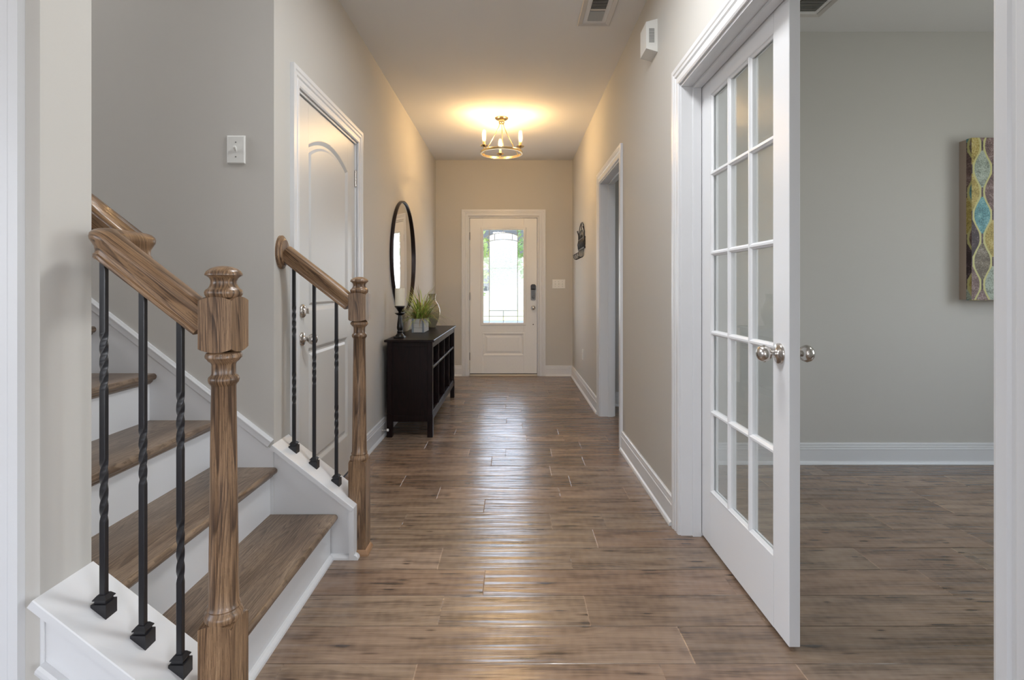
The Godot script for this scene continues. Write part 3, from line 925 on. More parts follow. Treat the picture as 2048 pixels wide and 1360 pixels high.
func french_doors() -> void:
	casing("trim_7", P(XR, 0, 2.430), P(XR, 0, 0.838), 2.048, Vector3.LEFT, "white moulded casing round the french door opening")
	fresh()
	for q in [[2.424, 2.436], [0.833, 0.845]]:
		box(P(XR, 0, q[0]), P(0.885, 2.048, q[1]))
	box(P(XR, 2.036, 0.845), P(0.885, 2.048, 2.424))
	box(P(0.812, 0, 2.412), P(0.850, 2.036, 2.424), 0.001); box(P(0.812, 0, 0.845), P(0.850, 2.036, 0.857), 0.001); box(P(0.812, 2.024, 0.857), P(0.850, 2.036, 2.412), 0.001)
	struct("trim_8", M.trim, "white jamb and door stop of the french door opening", "door jamb")
	fresh(); moulding([P(0.885, 0, 0.838), P(0.885, 2.048, 0.838), P(0.885, 2.048, 2.430), P(0.885, 0, 2.430)], V2(CASE), Vector3.RIGHT)
	struct("trim_9", M.trim, "white casing on the study side of the french doors", "door casing")
	for leaf in 2:
		var lab: String = ["white fifteen lite french door leaf, shut, with a nickel knob", "second white french door leaf swung open into the study"][leaf]
		var t := thing("door_3" if leaf == 0 else "door_5", lab, "french door", Vector3.ZERO, "", "structure")
		if leaf == 0:
			turn_root(t, P(0.8525, 0, 2.422), -PI / 2)   # own x runs from the hinge towards the camera, z out to the hall
		else:
			turn_root(t, P(0.93, 0, 0.80), 0.0)
		org = Vector3.ZERO
		var W := 0.770
		var xa := 0.108
		var xb := 0.672
		var ya := 0.24
		var yb := 1.96
		var T := 0.0345
		start()
		box(Vector3(0, 0.012, -T), Vector3(xa, 2.033, 0), 0.0015); box(Vector3(xb, 0.012, -T), Vector3(W, 2.033, 0), 0.0015)
		box(Vector3(xa, yb, -T), Vector3(xb, 2.033, 0), 0.0); box(Vector3(xa, 0.012, -T), Vector3(xb, ya, 0), 0.0)
		part(t, "stile_and_rail_frame", M.trim)
		start()
		var cw := (xb - xa) / 3.0
		var ch := (yb - ya) / 5.0
		var mun := V2([-0.0035, -T + 0.001, 0.0035, -T + 0.001, 0.006, -T + 0.004, 0.011, -T + 0.009, 0.011, -0.010, 0.006, -0.005, 0.0035, -0.001, -0.0035, -0.001, -0.006, -0.005, -0.011, -0.010, -0.011, -T + 0.009, -0.006, -T + 0.004])
		for k in [1, 2]:
			prism(mun, Vector3(xa + cw * k, ya, 0), Vector3.RIGHT, Vector3.BACK, Vector3(0, yb - ya, 0))
		for k in range(1, 5):
			prism(mun, Vector3(xa, ya + ch * k, -0.0005), Vector3.UP, Vector3.BACK, Vector3(xb - xa, 0, 0))
		part(t, "muntin_grid", M.trim)
		start()
		for q in [[0.0, 1.0], [-T, -1.0]]:
			var prf := []
			for v in [[0.001, 0.0], [-0.003, 0.0], [-0.005, -0.004], [-0.012, -0.009], [-0.012, -0.014], [0.001, -0.014]]:
				prf.append(Vector2(v[0], q[0] + v[1] * q[1]))
			moulding([Vector3(xa, ya, 0), Vector3(xa, yb, 0), Vector3(xb, yb, 0), Vector3(xb, ya, 0)], prf, Vector3.BACK, true)
		part(t, "glazing_bead", M.trim)
		for i in 3:
			for j in 5:
				start()
				box(Vector3(xa + cw * i + 0.004, ya + ch * j + 0.004, -T / 2 - 0.0015), Vector3(xa + cw * (i + 1) - 0.004, ya + ch * (j + 1) - 0.004, -T / 2 + 0.0015))
				part(t, "pane", M.pane)
		var kx := W - 0.058
		knob(t, kx, 0.912, 0.0, "door_knob", 0.034, 0.0275)
		start()
		lathe(Vector3(kx, 0.912, -T), V2([0.034, 0, 0.034, 0.003, 0.031, 0.007, 0.018, 0.010, 0.013, 0.014, 0.0105, 0.020, 0.0105, 0.028, 0.015, 0.031, 0.022, 0.037, 0.0275, 0.050, 0.0255, 0.060, 0.019, 0.068, 0.0095, 0.0725, 0.0, 0.0735]), 24, Vector3.FORWARD)
		part(t, "door_knob", M.nickel, "satin nickel knob on the study side")
		for y in [0.25, 1.0, 1.8]:
			start(); tube([Vector3(-0.004, y - 0.05, -T - 0.004), Vector3(-0.004, y + 0.05, -T - 0.004)], 0.0065, 8)
			part(t, "hinge", M.nickel)

func closet_doorway() -> void:
	casing("trim_10", P(XR, 0, 4.690), P(XR, 0, 3.795), 2.046, Vector3.LEFT, "white casing round the open doorway on the right")
	fresh()
	box(P(XR, 0, 3.795), P(0.885, 2.046, 3.807)); box(P(XR, 0, 4.678), P(0.885, 2.046, 4.690)); box(P(XR, 2.034, 3.807), P(0.885, 2.046, 4.678))
	box(P(0.83, 0, 4.666), P(0.87, 2.034, 4.678)); box(P(0.83, 2.022, 3.807), P(0.87, 2.034, 4.666))
	struct("trim_11", M.trim, "white jamb lining the open doorway on the right", "door jamb")
	fresh(); moulding([P(0.885, 0, 3.795), P(0.885, 2.046, 3.795), P(0.885, 2.046, 4.690), P(0.885, 0, 4.690)], V2(CASE), Vector3.RIGHT)
	struct("trim_12", M.trim, "white casing on the far side of the open doorway", "door casing")

# ------------------------------------------------------------------ stairs
func cap_y(x: float) -> float:      # top of the raking half wall caps
	return 0.476 - RAKE * (x - XL)

func stairs() -> void:
	var t := thing("staircase", "staircase with dark stained oak treads and white risers rising to the left", "staircase", P(-0.76, 0, 1.74))
	var da := 1.262
	var db := 2.2165
	var nose := -0.726
	var run := 0.25
	var rise := 0.195
	for i in 12:
		var x := nose - run * i
		var y := 0.184 + rise * i
		var off := 0.17 * i
		uvf = func(p: Vector3) -> Vector2: return Vector2((p.x + p.y * 0.8 + off) * 2.6, (-p.z - 1.262) * 0.98 + 0.02)
		start()
		var r := 0.0135
		var prof := V2([-run - 0.05, 0.0, -run - 0.05, -0.027, -0.012, -0.027])
		for k in 9:
			var a := -PI / 2 + PI * k / 8.0
			prof.append(Vector2(-r + r * cos(a), -r + r * sin(a)))
		var d1 := db
		loft([[P(x, y, da), Vector3.RIGHT, Vector3.UP], [P(x, y, d1), Vector3.RIGHT, Vector3.UP]], prof, true)
		part(t, "tread", M.tread)
		# scotia under the nosing
		start()
		prism(V2([-0.030, 0.0, -0.030, -0.018, -0.026, -0.016, -0.018, -0.009, -0.014, 0.0]), P(x, y - 0.027, da), Vector3.RIGHT, Vector3.UP, P(0, 0, d1 - da))
		part(t, "nosing_moulding", M.tread)
		uvf = null
		start(); box(P(x - 0.044, 0.0 if i == 0 else y - rise - 0.001, da), P(x - 0.030, y - 0.0265, db))
		part(t, "riser", M.trim)
	start()
	prism(V2([0, 0, 0.017, 0, 0.016, 0.008, 0.012, 0.014, 0.006, 0.0185, 0, 0.02]), P(nose - 0.030, 0, 1.264), Vector3.RIGHT, Vector3.UP, P(0, 0, 2.205 - 1.264))
	part(t, "shoe_moulding", M.trim)
	# skirt board and its moulding on the far stair wall, raking up from the half wall
	var x1 := -3.95
	start()
	prism(V2([XL, cap_y(XL) - 0.03, x1, cap_y(x1) - 0.03, x1, cap_y(x1) - 0.45, XL, cap_y(XL) - 0.45]), P(0, 0, 2.2194), Vector3.RIGHT, Vector3.UP, P(0, 0, -0.003))
	part(t, "skirt_board", M.trim)
	start()
	var dirv := Vector3(x1 - XL, -RAKE * (x1 - XL), 0)
	var up := Vector3(RAKE, 1, 0).normalized()
	prism(V2([0.0, 0.0, 0.0, 0.007, -0.006, 0.010, -0.010, 0.013, -0.014, 0.013, -0.017, 0.009, -0.036, 0.009, -0.043, 0.0045, -0.043, 0.0]), P(XL, cap_y(XL) + 0.018, 2.2194), up, Vector3.BACK, dirv)
	part(t, "skirt_moulding", M.trim)
	# near side skirt
	start()
	prism(V2([XL, cap_y(XL) - 0.03, x1, cap_y(x1) - 0.03, x1, cap_y(x1) - 0.45, XL, cap_y(XL) - 0.45]), P(0, 0, 1.2596), Vector3.RIGHT, Vector3.UP, P(0, 0, 0.003))
	part(t, "skirt_board", M.trim)

func half_wall(called: String, d0: float, d1: float, xe: float, label: String, front: bool) -> void:
	var t := thing(called, label, "half wall", P(-0.85, 0, (d0 + d1) / 2), "", "structure")
	var c := 0.019
	var a := d0 + 0.018
	var b := d1 - 0.018
	start()
	prism(V2([XL, 0.0, xe - 0.02, 0.0, xe - 0.02, cap_y(xe - 0.02) - c, XL, cap_y(XL) - c]), P(0, 0, a), Vector3.RIGHT, Vector3.UP, P(0, 0, b - a))
	part(t, "body", M.trim if front else M.trim)
	start()      # raking cap board with eased edges
	var up := Vector3(RAKE, 1, 0).normalized()
	var al := Vector3(1, -RAKE, 0)
	var top_e := cap_y(xe)
	var w := d1 - d0
	prism(V2([0.002, 0, w - 0.002, 0, w, -0.002, w, -c, 0, -c, 0, -0.002]), P(XL, cap_y(XL), d0), P(0, 0, 1), up, al * (xe - XL))
	part(t, "cap", M.trim, "raking cap board")
	start()
	prism(V2([xe - 0.021, 0.0, xe, 0.0, xe, top_e - 0.0006, xe - 0.0117, top_e - 0.0156, xe - 0.021, top_e - 0.0084]), P(0, 0, d0 + 0.0006), Vector3.RIGHT, Vector3.UP, P(0, 0, d1 - d0 - 0.0012))
	part(t, "end_board", M.trim)
	if front:      # raking mouldings on the hall face below the cap
		start()
		for q in [0.128, 0.164]:
			prism(V2([0.0, 0.0, 0.0, 0.014, -0.005, 0.018, -0.013, 0.018, -0.020, 0.012, -0.026, 0.010, -0.026, 0.0]), P(XL + 0.012, cap_y(XL + 0.012) - q, a), up, Vector3.BACK, al * (xe - 0.03 - XL))
		part(t, "raking_moulding", M.trim)
		start()
		box(P(XL + 0.004, 0.0, a - 0.004), P(XL + 0.012, cap_y(XL + 0.012) - c, a), 0.001)
		part(t, "edge_strip", M.trim)
	else:
		start()
		prism(V2([0, 0, 0.017, 0, 0.016, 0.008, 0.012, 0.014, 0.006, 0.0185, 0, 0.02]), P(-0.756, 0, a), Vector3.BACK, Vector3.UP, Vector3(xe + 0.756 + 0.012, 0, 0))
		prism(V2([0, 0, 0.017, 0, 0.016, 0.008, 0.012, 0.014, 0.006, 0.0185, 0, 0.02]), P(xe, 0, d0), Vector3.RIGHT, Vector3.UP, P(0, 0, 0.03))
		part(t, "shoe_moulding", M.trim)

# octagon-like square with cut corners swept up: the blocks of a newel, ends curved in by «lamb's tongue» chamfers
func newel_block(x: float, d: float, y0: float, y1: float, h: float, cut0: bool, cut1: bool) -> void:
	# four faces whose upper and lower edges bow towards the turning
	var n := 10
	for f in 4:
		var ang := PI / 2 * f
		var o := P(x, 0, d)
		var fw := Vector3(sin(ang), 0, cos(ang))
		var sd := Vector3(cos(ang), 0, -sin(ang))
		var lower := []
		var upper := []
		for i in n + 1:
			var u := lerpf(-1.0, 1.0, float(i) / n)
			var bow := 0.0085 * (1.0 - u * u)
			lower.append(o + fw * h + sd * (u * h) + Vector3(0, y0 - (bow if cut0 else 0.0) + (0.0085 if cut0 else 0.0), 0))
			upper.append(o + fw * h + sd * (u * h) + Vector3(0, y1 + (bow if cut1 else 0.0) - (0.0085 if cut1 else 0.0), 0))
		for i in n:
			fan([lower[i], lower[i + 1], upper[i + 1], upper[i]])
		# the shoulder: from the bowed edge in to the turned neck
		for e in 2:
			var edge: Array = upper if e == 0 else lower
			var yc: float = (y1 + 0.001) if e == 0 else (y0 - 0.001)
			var cen := o + Vector3(0, yc, 0)
			for i in n:
				out_fan([edge[i], edge[i + 1], cen], o + Vector3(0, (y0 + y1) / 2, 0))

func newel(x: float, d: float, label: String) -> void:
	var t := thing("newel_post", label, "newel post", P(x, 0, d), "newel posts")
	var o := P(x, 0, d)
	var h := 0.0365
	start()
	newel_block(x, d, 0.0, 0.394, h, false, true)
	part(t, "base_block", M.oak)
	start()
	lathe(o, V2([0.030, 0.388, 0.0375, 0.393, 0.039, 0.400, 0.038, 0.407, 0.034, 0.411, 0.0325, 0.415, 0.0345, 0.419, 0.033, 0.423, 0.0310, 0.428, 0.0303, 0.46, 0.0275, 0.70, 0.0249, 0.905, 0.0265, 0.909, 0.0300, 0.913, 0.0315, 0.919, 0.0305, 0.925, 0.026, 0.929, 0.0243, 0.933, 0.0243, 0.952, 0.0262, 0.957, 0.0315, 0.961, 0.034, 0.965, 0.0372, 0.968, 0.0375, 0.973, 0.035, 0.978, 0.028, 0.981]), 32)
	part(t, "turned_shaft", M.oak)
	start()
	newel_block(x, d, 0.981, 1.102, h, true, true)
	part(t, "top_block", M.oak)
	start()
	lathe(o, V2([0.034, 1.100, 0.0375, 1.106, 0.0385, 1.112, 0.0365, 1.117, 0.032, 1.120, 0.0285, 1.125, 0.0262, 1.131, 0.0262, 1.137, 0.0285, 1.143, 0.0335, 1.147, 0.0375, 1.149, 0.0378, 1.152, 0.0345, 1.158, 0.027, 1.164, 0.0165, 1.168, 0.007, 1.1695, 0.0, 1.170]), 32)
	part(t, "finial", M.oak, "mushroom shaped turned finial")

func newel_shoe(x: float, d: float) -> void:
	var t := thing("newel_shoe", "light brown mitred shoe moulding at the foot of the hall-side newel post", "moulding", P(x, 0, d))
	start()
	var h := 0.0365
	moulding([P(x + h, 0, d + h), P(x + h, 0, d - h), P(x - h, 0, d - h)], V2([0, 0, 0.013, 0, 0.0125, 0.008, 0.008, 0.016, 0.003, 0.021, 0, 0.022]), Vector3.UP)
	part(t, "moulding", mat(Color(0.62, 0.48, 0.36), 0.4))

const RAILP := [-0.019, -0.033, 0.019, -0.033, 0.0215, -0.030, 0.0215, -0.0235, 0.0185, -0.0205, 0.0180, -0.015, 0.0195, -0.006, 0.0245, 0.003, 0.0285, 0.010, 0.0295, 0.017, 0.0275, 0.024, 0.0215, 0.030, 0.012, 0.0335, 0.0, 0.0345, -0.012, 0.0335, -0.0215, 0.030, -0.0275, 0.024, -0.0295, 0.017, -0.0285, 0.010, -0.0245, 0.003, -0.0195, -0.006, -0.0180, -0.015, -0.0185, -0.0205, -0.0215, -0.0235, -0.0215, -0.030]

func rail_y(x: float) -> float:
	return 1.045 + 0.775 * (-0.677 - x)

func baluster(x: float, d: float, twists: Array, label: String, group: String) -> void:
	var yc := cap_y(x)
	var t := thing("baluster", label, "baluster", P(x, yc, d), group)
	var h := 0.0064
	var top := rail_y(x) - 0.0424
	var ys := [yc + 0.004]
	var an := [0.0]
	var ang := 0.0
	for q in twists:
		for k in 41:
			ys.append(yc + lerpf(q[0], q[1], k / 40.0)); an.append(ang + -TAU * 1.0 * k / 40.0)
		ang += -TAU * 1.0
	ys.append(top); an.append(ang)
	start()
	var sec := []
	for i in ys.size():
		var c := cos(an[i]); var s := sin(an[i])
		sec.append([P(x, ys[i], d), Vector3(c, 0, s), Vector3(-s, 0, c)])
	sec[-1][1] = Vector3(1, -0.775, 0)      # cut to the slope of the rail
	var cq := 0.0012
	loft(sec, V2([-h + cq, -h, h - cq, -h, h, -h + cq, h, h - cq, h - cq, h, -h + cq, h, -h, h - cq, -h, -h + cq]), true)
	part(t, "bar", M.black_iron, "black iron bar with %s" % ("two twists" if twists.size() == 2 else "one twist"))
	# pitched shoe: its foot follows the rake of the cap
	start()
	var a := 0.0168
	var lift := 0.019
	var foot := [Vector2(-a, -a), Vector2(a, -a), Vector2(a, a), Vector2(-a, a)]
	var rings := [[a, -1.0], [a, lift], [a * 0.74, lift + 0.001], [a * 0.70, lift + 0.006], [a * 0.90, lift + 0.0070], [a * 0.90, lift + 0.0088], [h + 0.0025, lift + 0.0165], [h, lift + 0.0165]]
	for k in rings.size() - 1:
		for i in 4:
			var i2 := (i + 1) % 4
			var pts := []
			for q in [[k, i], [k, i2], [k + 1, i2], [k + 1, i]]:
				var rg: Array = rings[q[0]]
				var f: Vector2 = foot[q[1]] * (rg[0] / a)
				var y: float = yc + rg[1]
				if rg[1] < 0.0: y = cap_y(x + f.x) + 0.0003
				pts.append(P(x + f.x, y, d - f.y))
			var mid: Vector3 = (pts[0] + pts[1] + pts[2] + pts[3]) / 4.0
			out_fan(pts, P(x, mid.y - 0.004 * float(k == 3 or k == 5) - 0.002, d))
	part(t, "shoe", M.black_iron, "square pitched iron shoe")

func balustrades() -> void:
	half_wall("half_wall", 1.104, 1.266, -0.656, "white half wall with sloping cap in the left foreground", true)
	half_wall("half_wall", 2.203, 2.366, -0.656, "white half wall with sloping cap beside the arched panel door", false)
	newel(-0.6405, 1.185, "turned oak newel post in the foreground with a mushroom finial")
	newel(-0.656, 2.285, "turned oak newel post farther back, between the stairs and the hall")
	newel_shoe(-0.656, 2.285)
	var two := [[0.192, 0.333], [0.485, 0.615]]
	var one := [[0.343, 0.471]]
	var gn := "black iron balusters of the foreground stair rail"
	baluster(-0.906, 1.185, two, "black iron baluster nearest the wall end on the foreground half wall", gn)
	baluster(-0.8195, 1.185, one, "middle black iron baluster of the foreground half wall, with a single twist", gn)
	baluster(-0.7365, 1.185, two, "black iron baluster next to the foreground newel post", gn)
	var gf := "black iron balusters of the farther stair rail"
	baluster(-0.935, 2.285, two, "black iron baluster nearest the door on the farther half wall, below the rosette", gf)
	baluster(-0.849, 2.285, one, "middle black iron baluster of the farther half wall, with a single twist", gf)
	baluster(-0.754, 2.285, two, "black iron baluster next to the farther newel post", gf)
	# near handrail: up from the newel, across round the wall end, then up along the stair wall
	var t := thing("handrail", "oak handrail in the foreground that jogs round the wall end and climbs on", "handrail", P(-0.68, 1.0, 1.185))
	var path := []
	var yj := 1.222
	for i in 11:
		var x := lerpf(-0.6773, -0.893, i / 10.0)
		path.append(P(x, rail_y(x) if rail_y(x) < yj else yj, 1.185))
	var r := 0.022
	for i in range(1, 9):
		var a := PI / 2 * i / 8.0
		path.append(P(-0.893 - r * sin(a), lerpf(rail_y(-0.893), yj, sin(a)), 1.185 + r * (1 - cos(a))))
	for i in range(1, 3):
		path.append(P(-0.893 - r, yj, lerpf(1.185 + r, 1.334 - r, i / 2.0)))
	for i in range(1, 9):
		var a := PI / 2 * i / 8.0
		path.append(P(-0.893 - 2 * r + r * cos(a), yj, 1.334 - r + r * sin(a)))
	for i in range(1, 12):
		var x := lerpf(-0.893 - 2 * r, -2.9, i / 11.0)
		path.append(P(x, yj + 0.775 * (-0.893 - 2 * r - x), 1.334))
	uvf = func(p: Vector3) -> Vector2: return Vector2((-p.z + p.y * 0.55 + p.x * 0.43) * 7.0, (p.x + p.z * 0.4) * 0.7)
	start()
	rail(path, V2(RAILP))
	part(t, "rail", M.oak_uv)
	uvf = null
	for x in [-1.25, -2.2]:
		start()
		var y: float = yj + 0.775 * (-0.893 - 2 * r - x) - 0.033
		tube([P(x, y - 0.05, 1.26), P(x, y - 0.05, 1.30), P(x, y - 0.035, 1.326), P(x, y, 1.334)], 0.006, 8)
		part(t, "bracket", M.nickel_dark)
	var t2 := thing("handrail", "short oak handrail between the oval wall rosette and the farther newel", "handrail", P(-0.68, 1.0, 2.285))
	uvf = func(p: Vector3) -> Vector2: return Vector2((-p.z + p.y * 0.55 + p.x * 0.43) * 7.0 + 0.3, p.x * 0.7 + 0.4)
	start()
	rail([P(-0.6928, rail_y(-0.6928), 2.285), P(-0.84, rail_y(-0.84), 2.285), P(XL + 0.0215, rail_y(XL + 0.0215), 2.285)], V2(RAILP))
	part(t2, "rail", M.oak_uv)
	uvf = null
	var rs := thing("rosette", "oval oak rosette on the wall end at the top of the short handrail", "rosette", P(XL, 1.275, 2.285))
	start()
	var sec := []
	for q in [[0.0, 1.0], [0.009, 1.0], [0.012, 0.93], [0.014, 0.84], [0.019, 0.80], [0.021, 0.74]]:
		sec.append([P(XL + q[0], 1.275, 2.285), P(0, 0, 0.056) * q[1], Vector3(0, 0.072, 0) * q[1]])
	loft(sec, circle(1.0, 28))
	part(rs, "disc", M.oak)

# ------------------------------------------------------------------ things in the hall
func hall_things() -> void:
	# console table
	var xa := -0.965
	var xb := -0.590
	var d0 := 4.0
	var d1 := 5.555
	var t := thing("console_table", "dark espresso wooden console table with open cubbies against the left wall", "console table", P((xa + xb) / 2, 0, (d0 + d1) / 2))
	start(); box(P(xa, 0.717, d0), P(xb, 0.735, d1), 0.003); part(t, "tabletop", M.espresso)
	var la := xa + 0.018
	var lb := xb - 0.016
	var e0 := d0 + 0.022
	var e1 := d1 - 0.022
	for x in [la, lb - 0.036]:
		for d in [e0, e1 - 0.044]:
			start()
			box(P(x, 0.17, d), P(x + 0.036, 0.717, d + 0.044), 0.0015)
			box(P(x - 0.0025, 0.0, d - 0.0025), P(x + 0.0385, 0.172, d + 0.0465), 0.002)
			part(t, "leg", M.espresso)
	for d in [e0, e1 - 0.018]:
		start()
		box(P(la + 0.036, 0.16, d + 0.010), P(lb - 0.036, 0.68, d + 0.016))
		box(P(la + 0.036, 0.68, d + 0.004), P(lb - 0.036, 0.717, d + 0.018), 0.001)
		box(P(la + 0.036, 0.118, d + 0.002), P(lb - 0.036, 0.162, d + 0.018), 0.0015)
		part(t, "end_panel", M.espresso)
	start(); box(P(la + 0.004, 0.16, e0 + 0.04), P(la + 0.012, 0.717, e1 - 0.04)); part(t, "back_panel", M.espresso)
	start(); box(P(lb - 0.020, 0.672, e0 + 0.044), P(lb - 0.002, 0.717, e1 - 0.044), 0.001); part(t, "top_rail", M.espresso)
	start(); box(P(lb - 0.020, 0.125, e0 + 0.044), P(lb - 0.002, 0.172, e1 - 0.044), 0.001); part(t, "bottom_rail", M.espresso)
	start(); box(P(la + 0.012, 0.165, e0 + 0.018), P(lb - 0.008, 0.183, e1 - 0.018), 0.001); part(t, "shelf", M.espresso)
	start(); box(P(la + 0.012, 0.507, e0 + 0.018), P(lb - 0.004, 0.525, e1 - 0.018), 0.001); part(t, "shelf", M.espresso)
	for k in range(1, 4):
		var d := lerpf(e0 + 0.03, e1 - 0.03, k / 4.0)
		start(); box(P(la + 0.012, 0.183, d - 0.008), P(lb - 0.006, 0.507, d + 0.008), 0.001); box(P(la + 0.012, 0.525, d - 0.008), P(lb - 0.006, 0.717, d + 0.008), 0.001)
		part(t, "divider", M.espresso)
	# candlestick and candle
	var cp := P(-0.880, 0.735, 4.16)
	t = thing("candlestick", "dark turned candlestick standing at the near end of the console table", "candlestick", cp)
	start()
	box(cp + Vector3(-0.040, 0, -0.040), cp + Vector3(0.040, 0.014, 0.040), 0.003)
	lathe(cp, V2([0.036, 0.014, 0.034, 0.020, 0.026, 0.030, 0.019, 0.040, 0.021, 0.045, 0.022, 0.050, 0.018, 0.055, 0.0175, 0.060, 0.022, 0.070, 0.0235, 0.085, 0.021, 0.110, 0.0165, 0.140, 0.0135, 0.165, 0.0125, 0.178]), 20)
	part(t, "stem", M.black_gloss)
	start()
	lathe(cp, V2([0.012, 0.176, 0.020, 0.178, 0.030, 0.184, 0.039, 0.192, 0.040, 0.195, 0.036, 0.196, 0.020, 0.190, 0.011, 0.192]), 20)
	part(t, "collar", M.black_gloss)
	start()
	lathe(cp, V2([0.010, 0.190, 0.011, 0.205, 0.018, 0.214, 0.026, 0.228, 0.036, 0.238, 0.039, 0.241, 0.039, 0.248, 0.036, 0.250, 0.0, 0.250]), 20)
	part(t, "cup", M.black_gloss)
	t = thing("candle", "ivory pillar candle on the dark candlestick", "candle", cp + Vector3(0, 0.25, 0))
	start(); lathe(cp, V2([0.0, 0.2502, 0.0362, 0.2505, 0.0366, 0.254, 0.0366, 0.384, 0.0345, 0.388, 0.028, 0.387, 0.010, 0.384, 0.0, 0.383]), 28); part(t, "wax", M.wax)
	start(); tube([cp + Vector3(0, 0.382, 0), cp + Vector3(0.001, 0.39, 0), cp + Vector3(0.003, 0.396, 0)], 0.0011, 6); part(t, "wick", M.wick)
	# planter box with grass
	var bx := -0.829
	t = thing("potted_grass", "grassy green plant in a whitewashed wooden box on the console table", "potted plant", P(bx, 0.735, 4.79))
	var q0 := 4.665
	var q1 := 4.915
	for k in 3:
		var y := 0.7365 + k * 0.040
		start()
		box(P(bx - 0.050, y, q0 + 0.003), P(bx + 0.050, y + 0.0385, q0 + 0.012), 0.0015)
		part(t, "slat", M.whitewood)
		start()
		box(P(bx - 0.050, y, q1 - 0.012), P(bx + 0.050, y + 0.0385, q1 - 0.003), 0.0015)
		part(t, "slat", M.whitewood)
		for s in [-1.0, 1.0]:
			start()
			box(P(bx + s * 0.0535, y, q0), P(bx + s * 0.0445, y + 0.0385, q1), 0.0015)
			part(t, "slat", M.whitewood)
	for s in [-1.0, 1.0]:
		start(); box(P(bx + s * 0.0535, 0.735, q0 - 0.006), P(bx + s * 0.0375, 0.857, q0 + 0.004), 0.001); part(t, "corner_batten", M.greywood)
		start(); box(P(bx + s * 0.0535, 0.735, q1 - 0.004), P(bx + s * 0.0375, 0.857, q1 + 0.006), 0.001); part(t, "corner_batten", M.greywood)
	start(); box(P(bx - 0.044, 0.74, q0 + 0.012), P(bx + 0.044, 0.845, q1 - 0.012)); part(t, "soil", M.soil)
	start()
	var rng := RandomNumberGenerator.new()
	rng.seed = 21
	for k in 300:
		var root := P(bx + rng.randf_range(-0.035, 0.035), 0.842, lerpf(q0 + 0.03, q1 - 0.03, rng.randf()))
		var az := rng.randf() * TAU
		var hd := Vector3(cos(az), 0, sin(az))
		var L := rng.randf_range(0.17, 0.36)
		var el := rng.randf_range(0.15, 1.45)
		var droop := rng.randf_range(0.4, 1.7)
		var sd := Vector3(-hd.z, 0, hd.x)
		var pts := []
		var p := root
		var e := el
		for i in 8:
			pts.append(p)
			p += (hd * cos(e) + Vector3.UP * sin(e)) * (L / 7.0)
			if p.x < XL + 0.034: p.x = XL + 0.034
			e -= droop / 7.0 * (0.5 + i * 0.2)
		var tone := Color(0.20, 0.32, 0.05).lerp(Color(0.52, 0.58, 0.16), rng.randf())
		if rng.randf() < 0.12: tone = Color(0.42, 0.27, 0.10)
		st.set_color(tone)
		for i in 7:
			var w0 := 0.0047 * (1.0 - pow(i / 7.0, 2.0)) + 0.0003
			var w1 := 0.0047 * (1.0 - pow((i + 1) / 7.0, 2.0)) + 0.0002
			fan([pts[i] - sd * w0, pts[i] + sd * w0, pts[i + 1] + sd * w1, pts[i + 1] - sd * w1])
	part(t, "foliage", M.grass_blade, "long arching green blades", "stuff")
	# vase
	var vp := P(-0.800, 0.735, 5.30)
	t = thing("vase", "tall silver grey vase with a narrow neck behind the grassy plant", "vase", vp)
	start()
	lathe(vp, V2([0.0, 0.0, 0.034, 0.0, 0.037, 0.004, 0.038, 0.012, 0.052, 0.05, 0.070, 0.10, 0.079, 0.145, 0.076, 0.185, 0.062, 0.225, 0.042, 0.255, 0.032, 0.275, 0.030, 0.290, 0.033, 0.312, 0.039, 0.328, 0.040, 0.332, 0.037, 0.332, 0.030, 0.312, 0.027, 0.290, 0.028, 0.27, 0.0, 0.24]), 32)
	part(t, "body", M.vase)
	# round mirror on the left wall
	var mp := P(XL, 1.400, 4.80)
	t = thing("mirror", "large round mirror with a thin dark bronze frame above the console table", "mirror", mp)
	start()
	lathe(mp, V2([0.482, 0.002, 0.497, 0.002, 0.500, 0.006, 0.500, 0.026, 0.497, 0.030, 0.489, 0.030, 0.486, 0.027, 0.486, 0.012, 0.482, 0.012]), 72, Vector3.RIGHT)
	part(t, "frame", mat(Color(0.19, 0.15, 0.145), 0.35, 0.5))
	start()
	lathe(mp, V2([0.484, 0.004, 0.484, 0.0145, 0.466, 0.0165, 0.0, 0.0165]), 72, Vector3.RIGHT)
	part(t, "mirror_glass", M.mirror)
	# door stop on the baseboard behind the table leg
	t = thing("door_stop", "small white tipped door stop on the left baseboard beside the table leg", "door stop", P(XL + 0.0135, 0.06, 4.0))
	start(); tube([P(XL + 0.013, 0.065, 3.985), P(XL + 0.055, 0.065, 3.985)], 0.005, 8); part(t, "rod", M.nickel)
	start(); lathe(P(XL + 0.053, 0.065, 3.985), V2([0.0, 0, 0.010, 0.0, 0.0115, 0.005, 0.010, 0.012, 0.0, 0.015]), 12, Vector3.RIGHT); part(t, "tip", M.rubber)

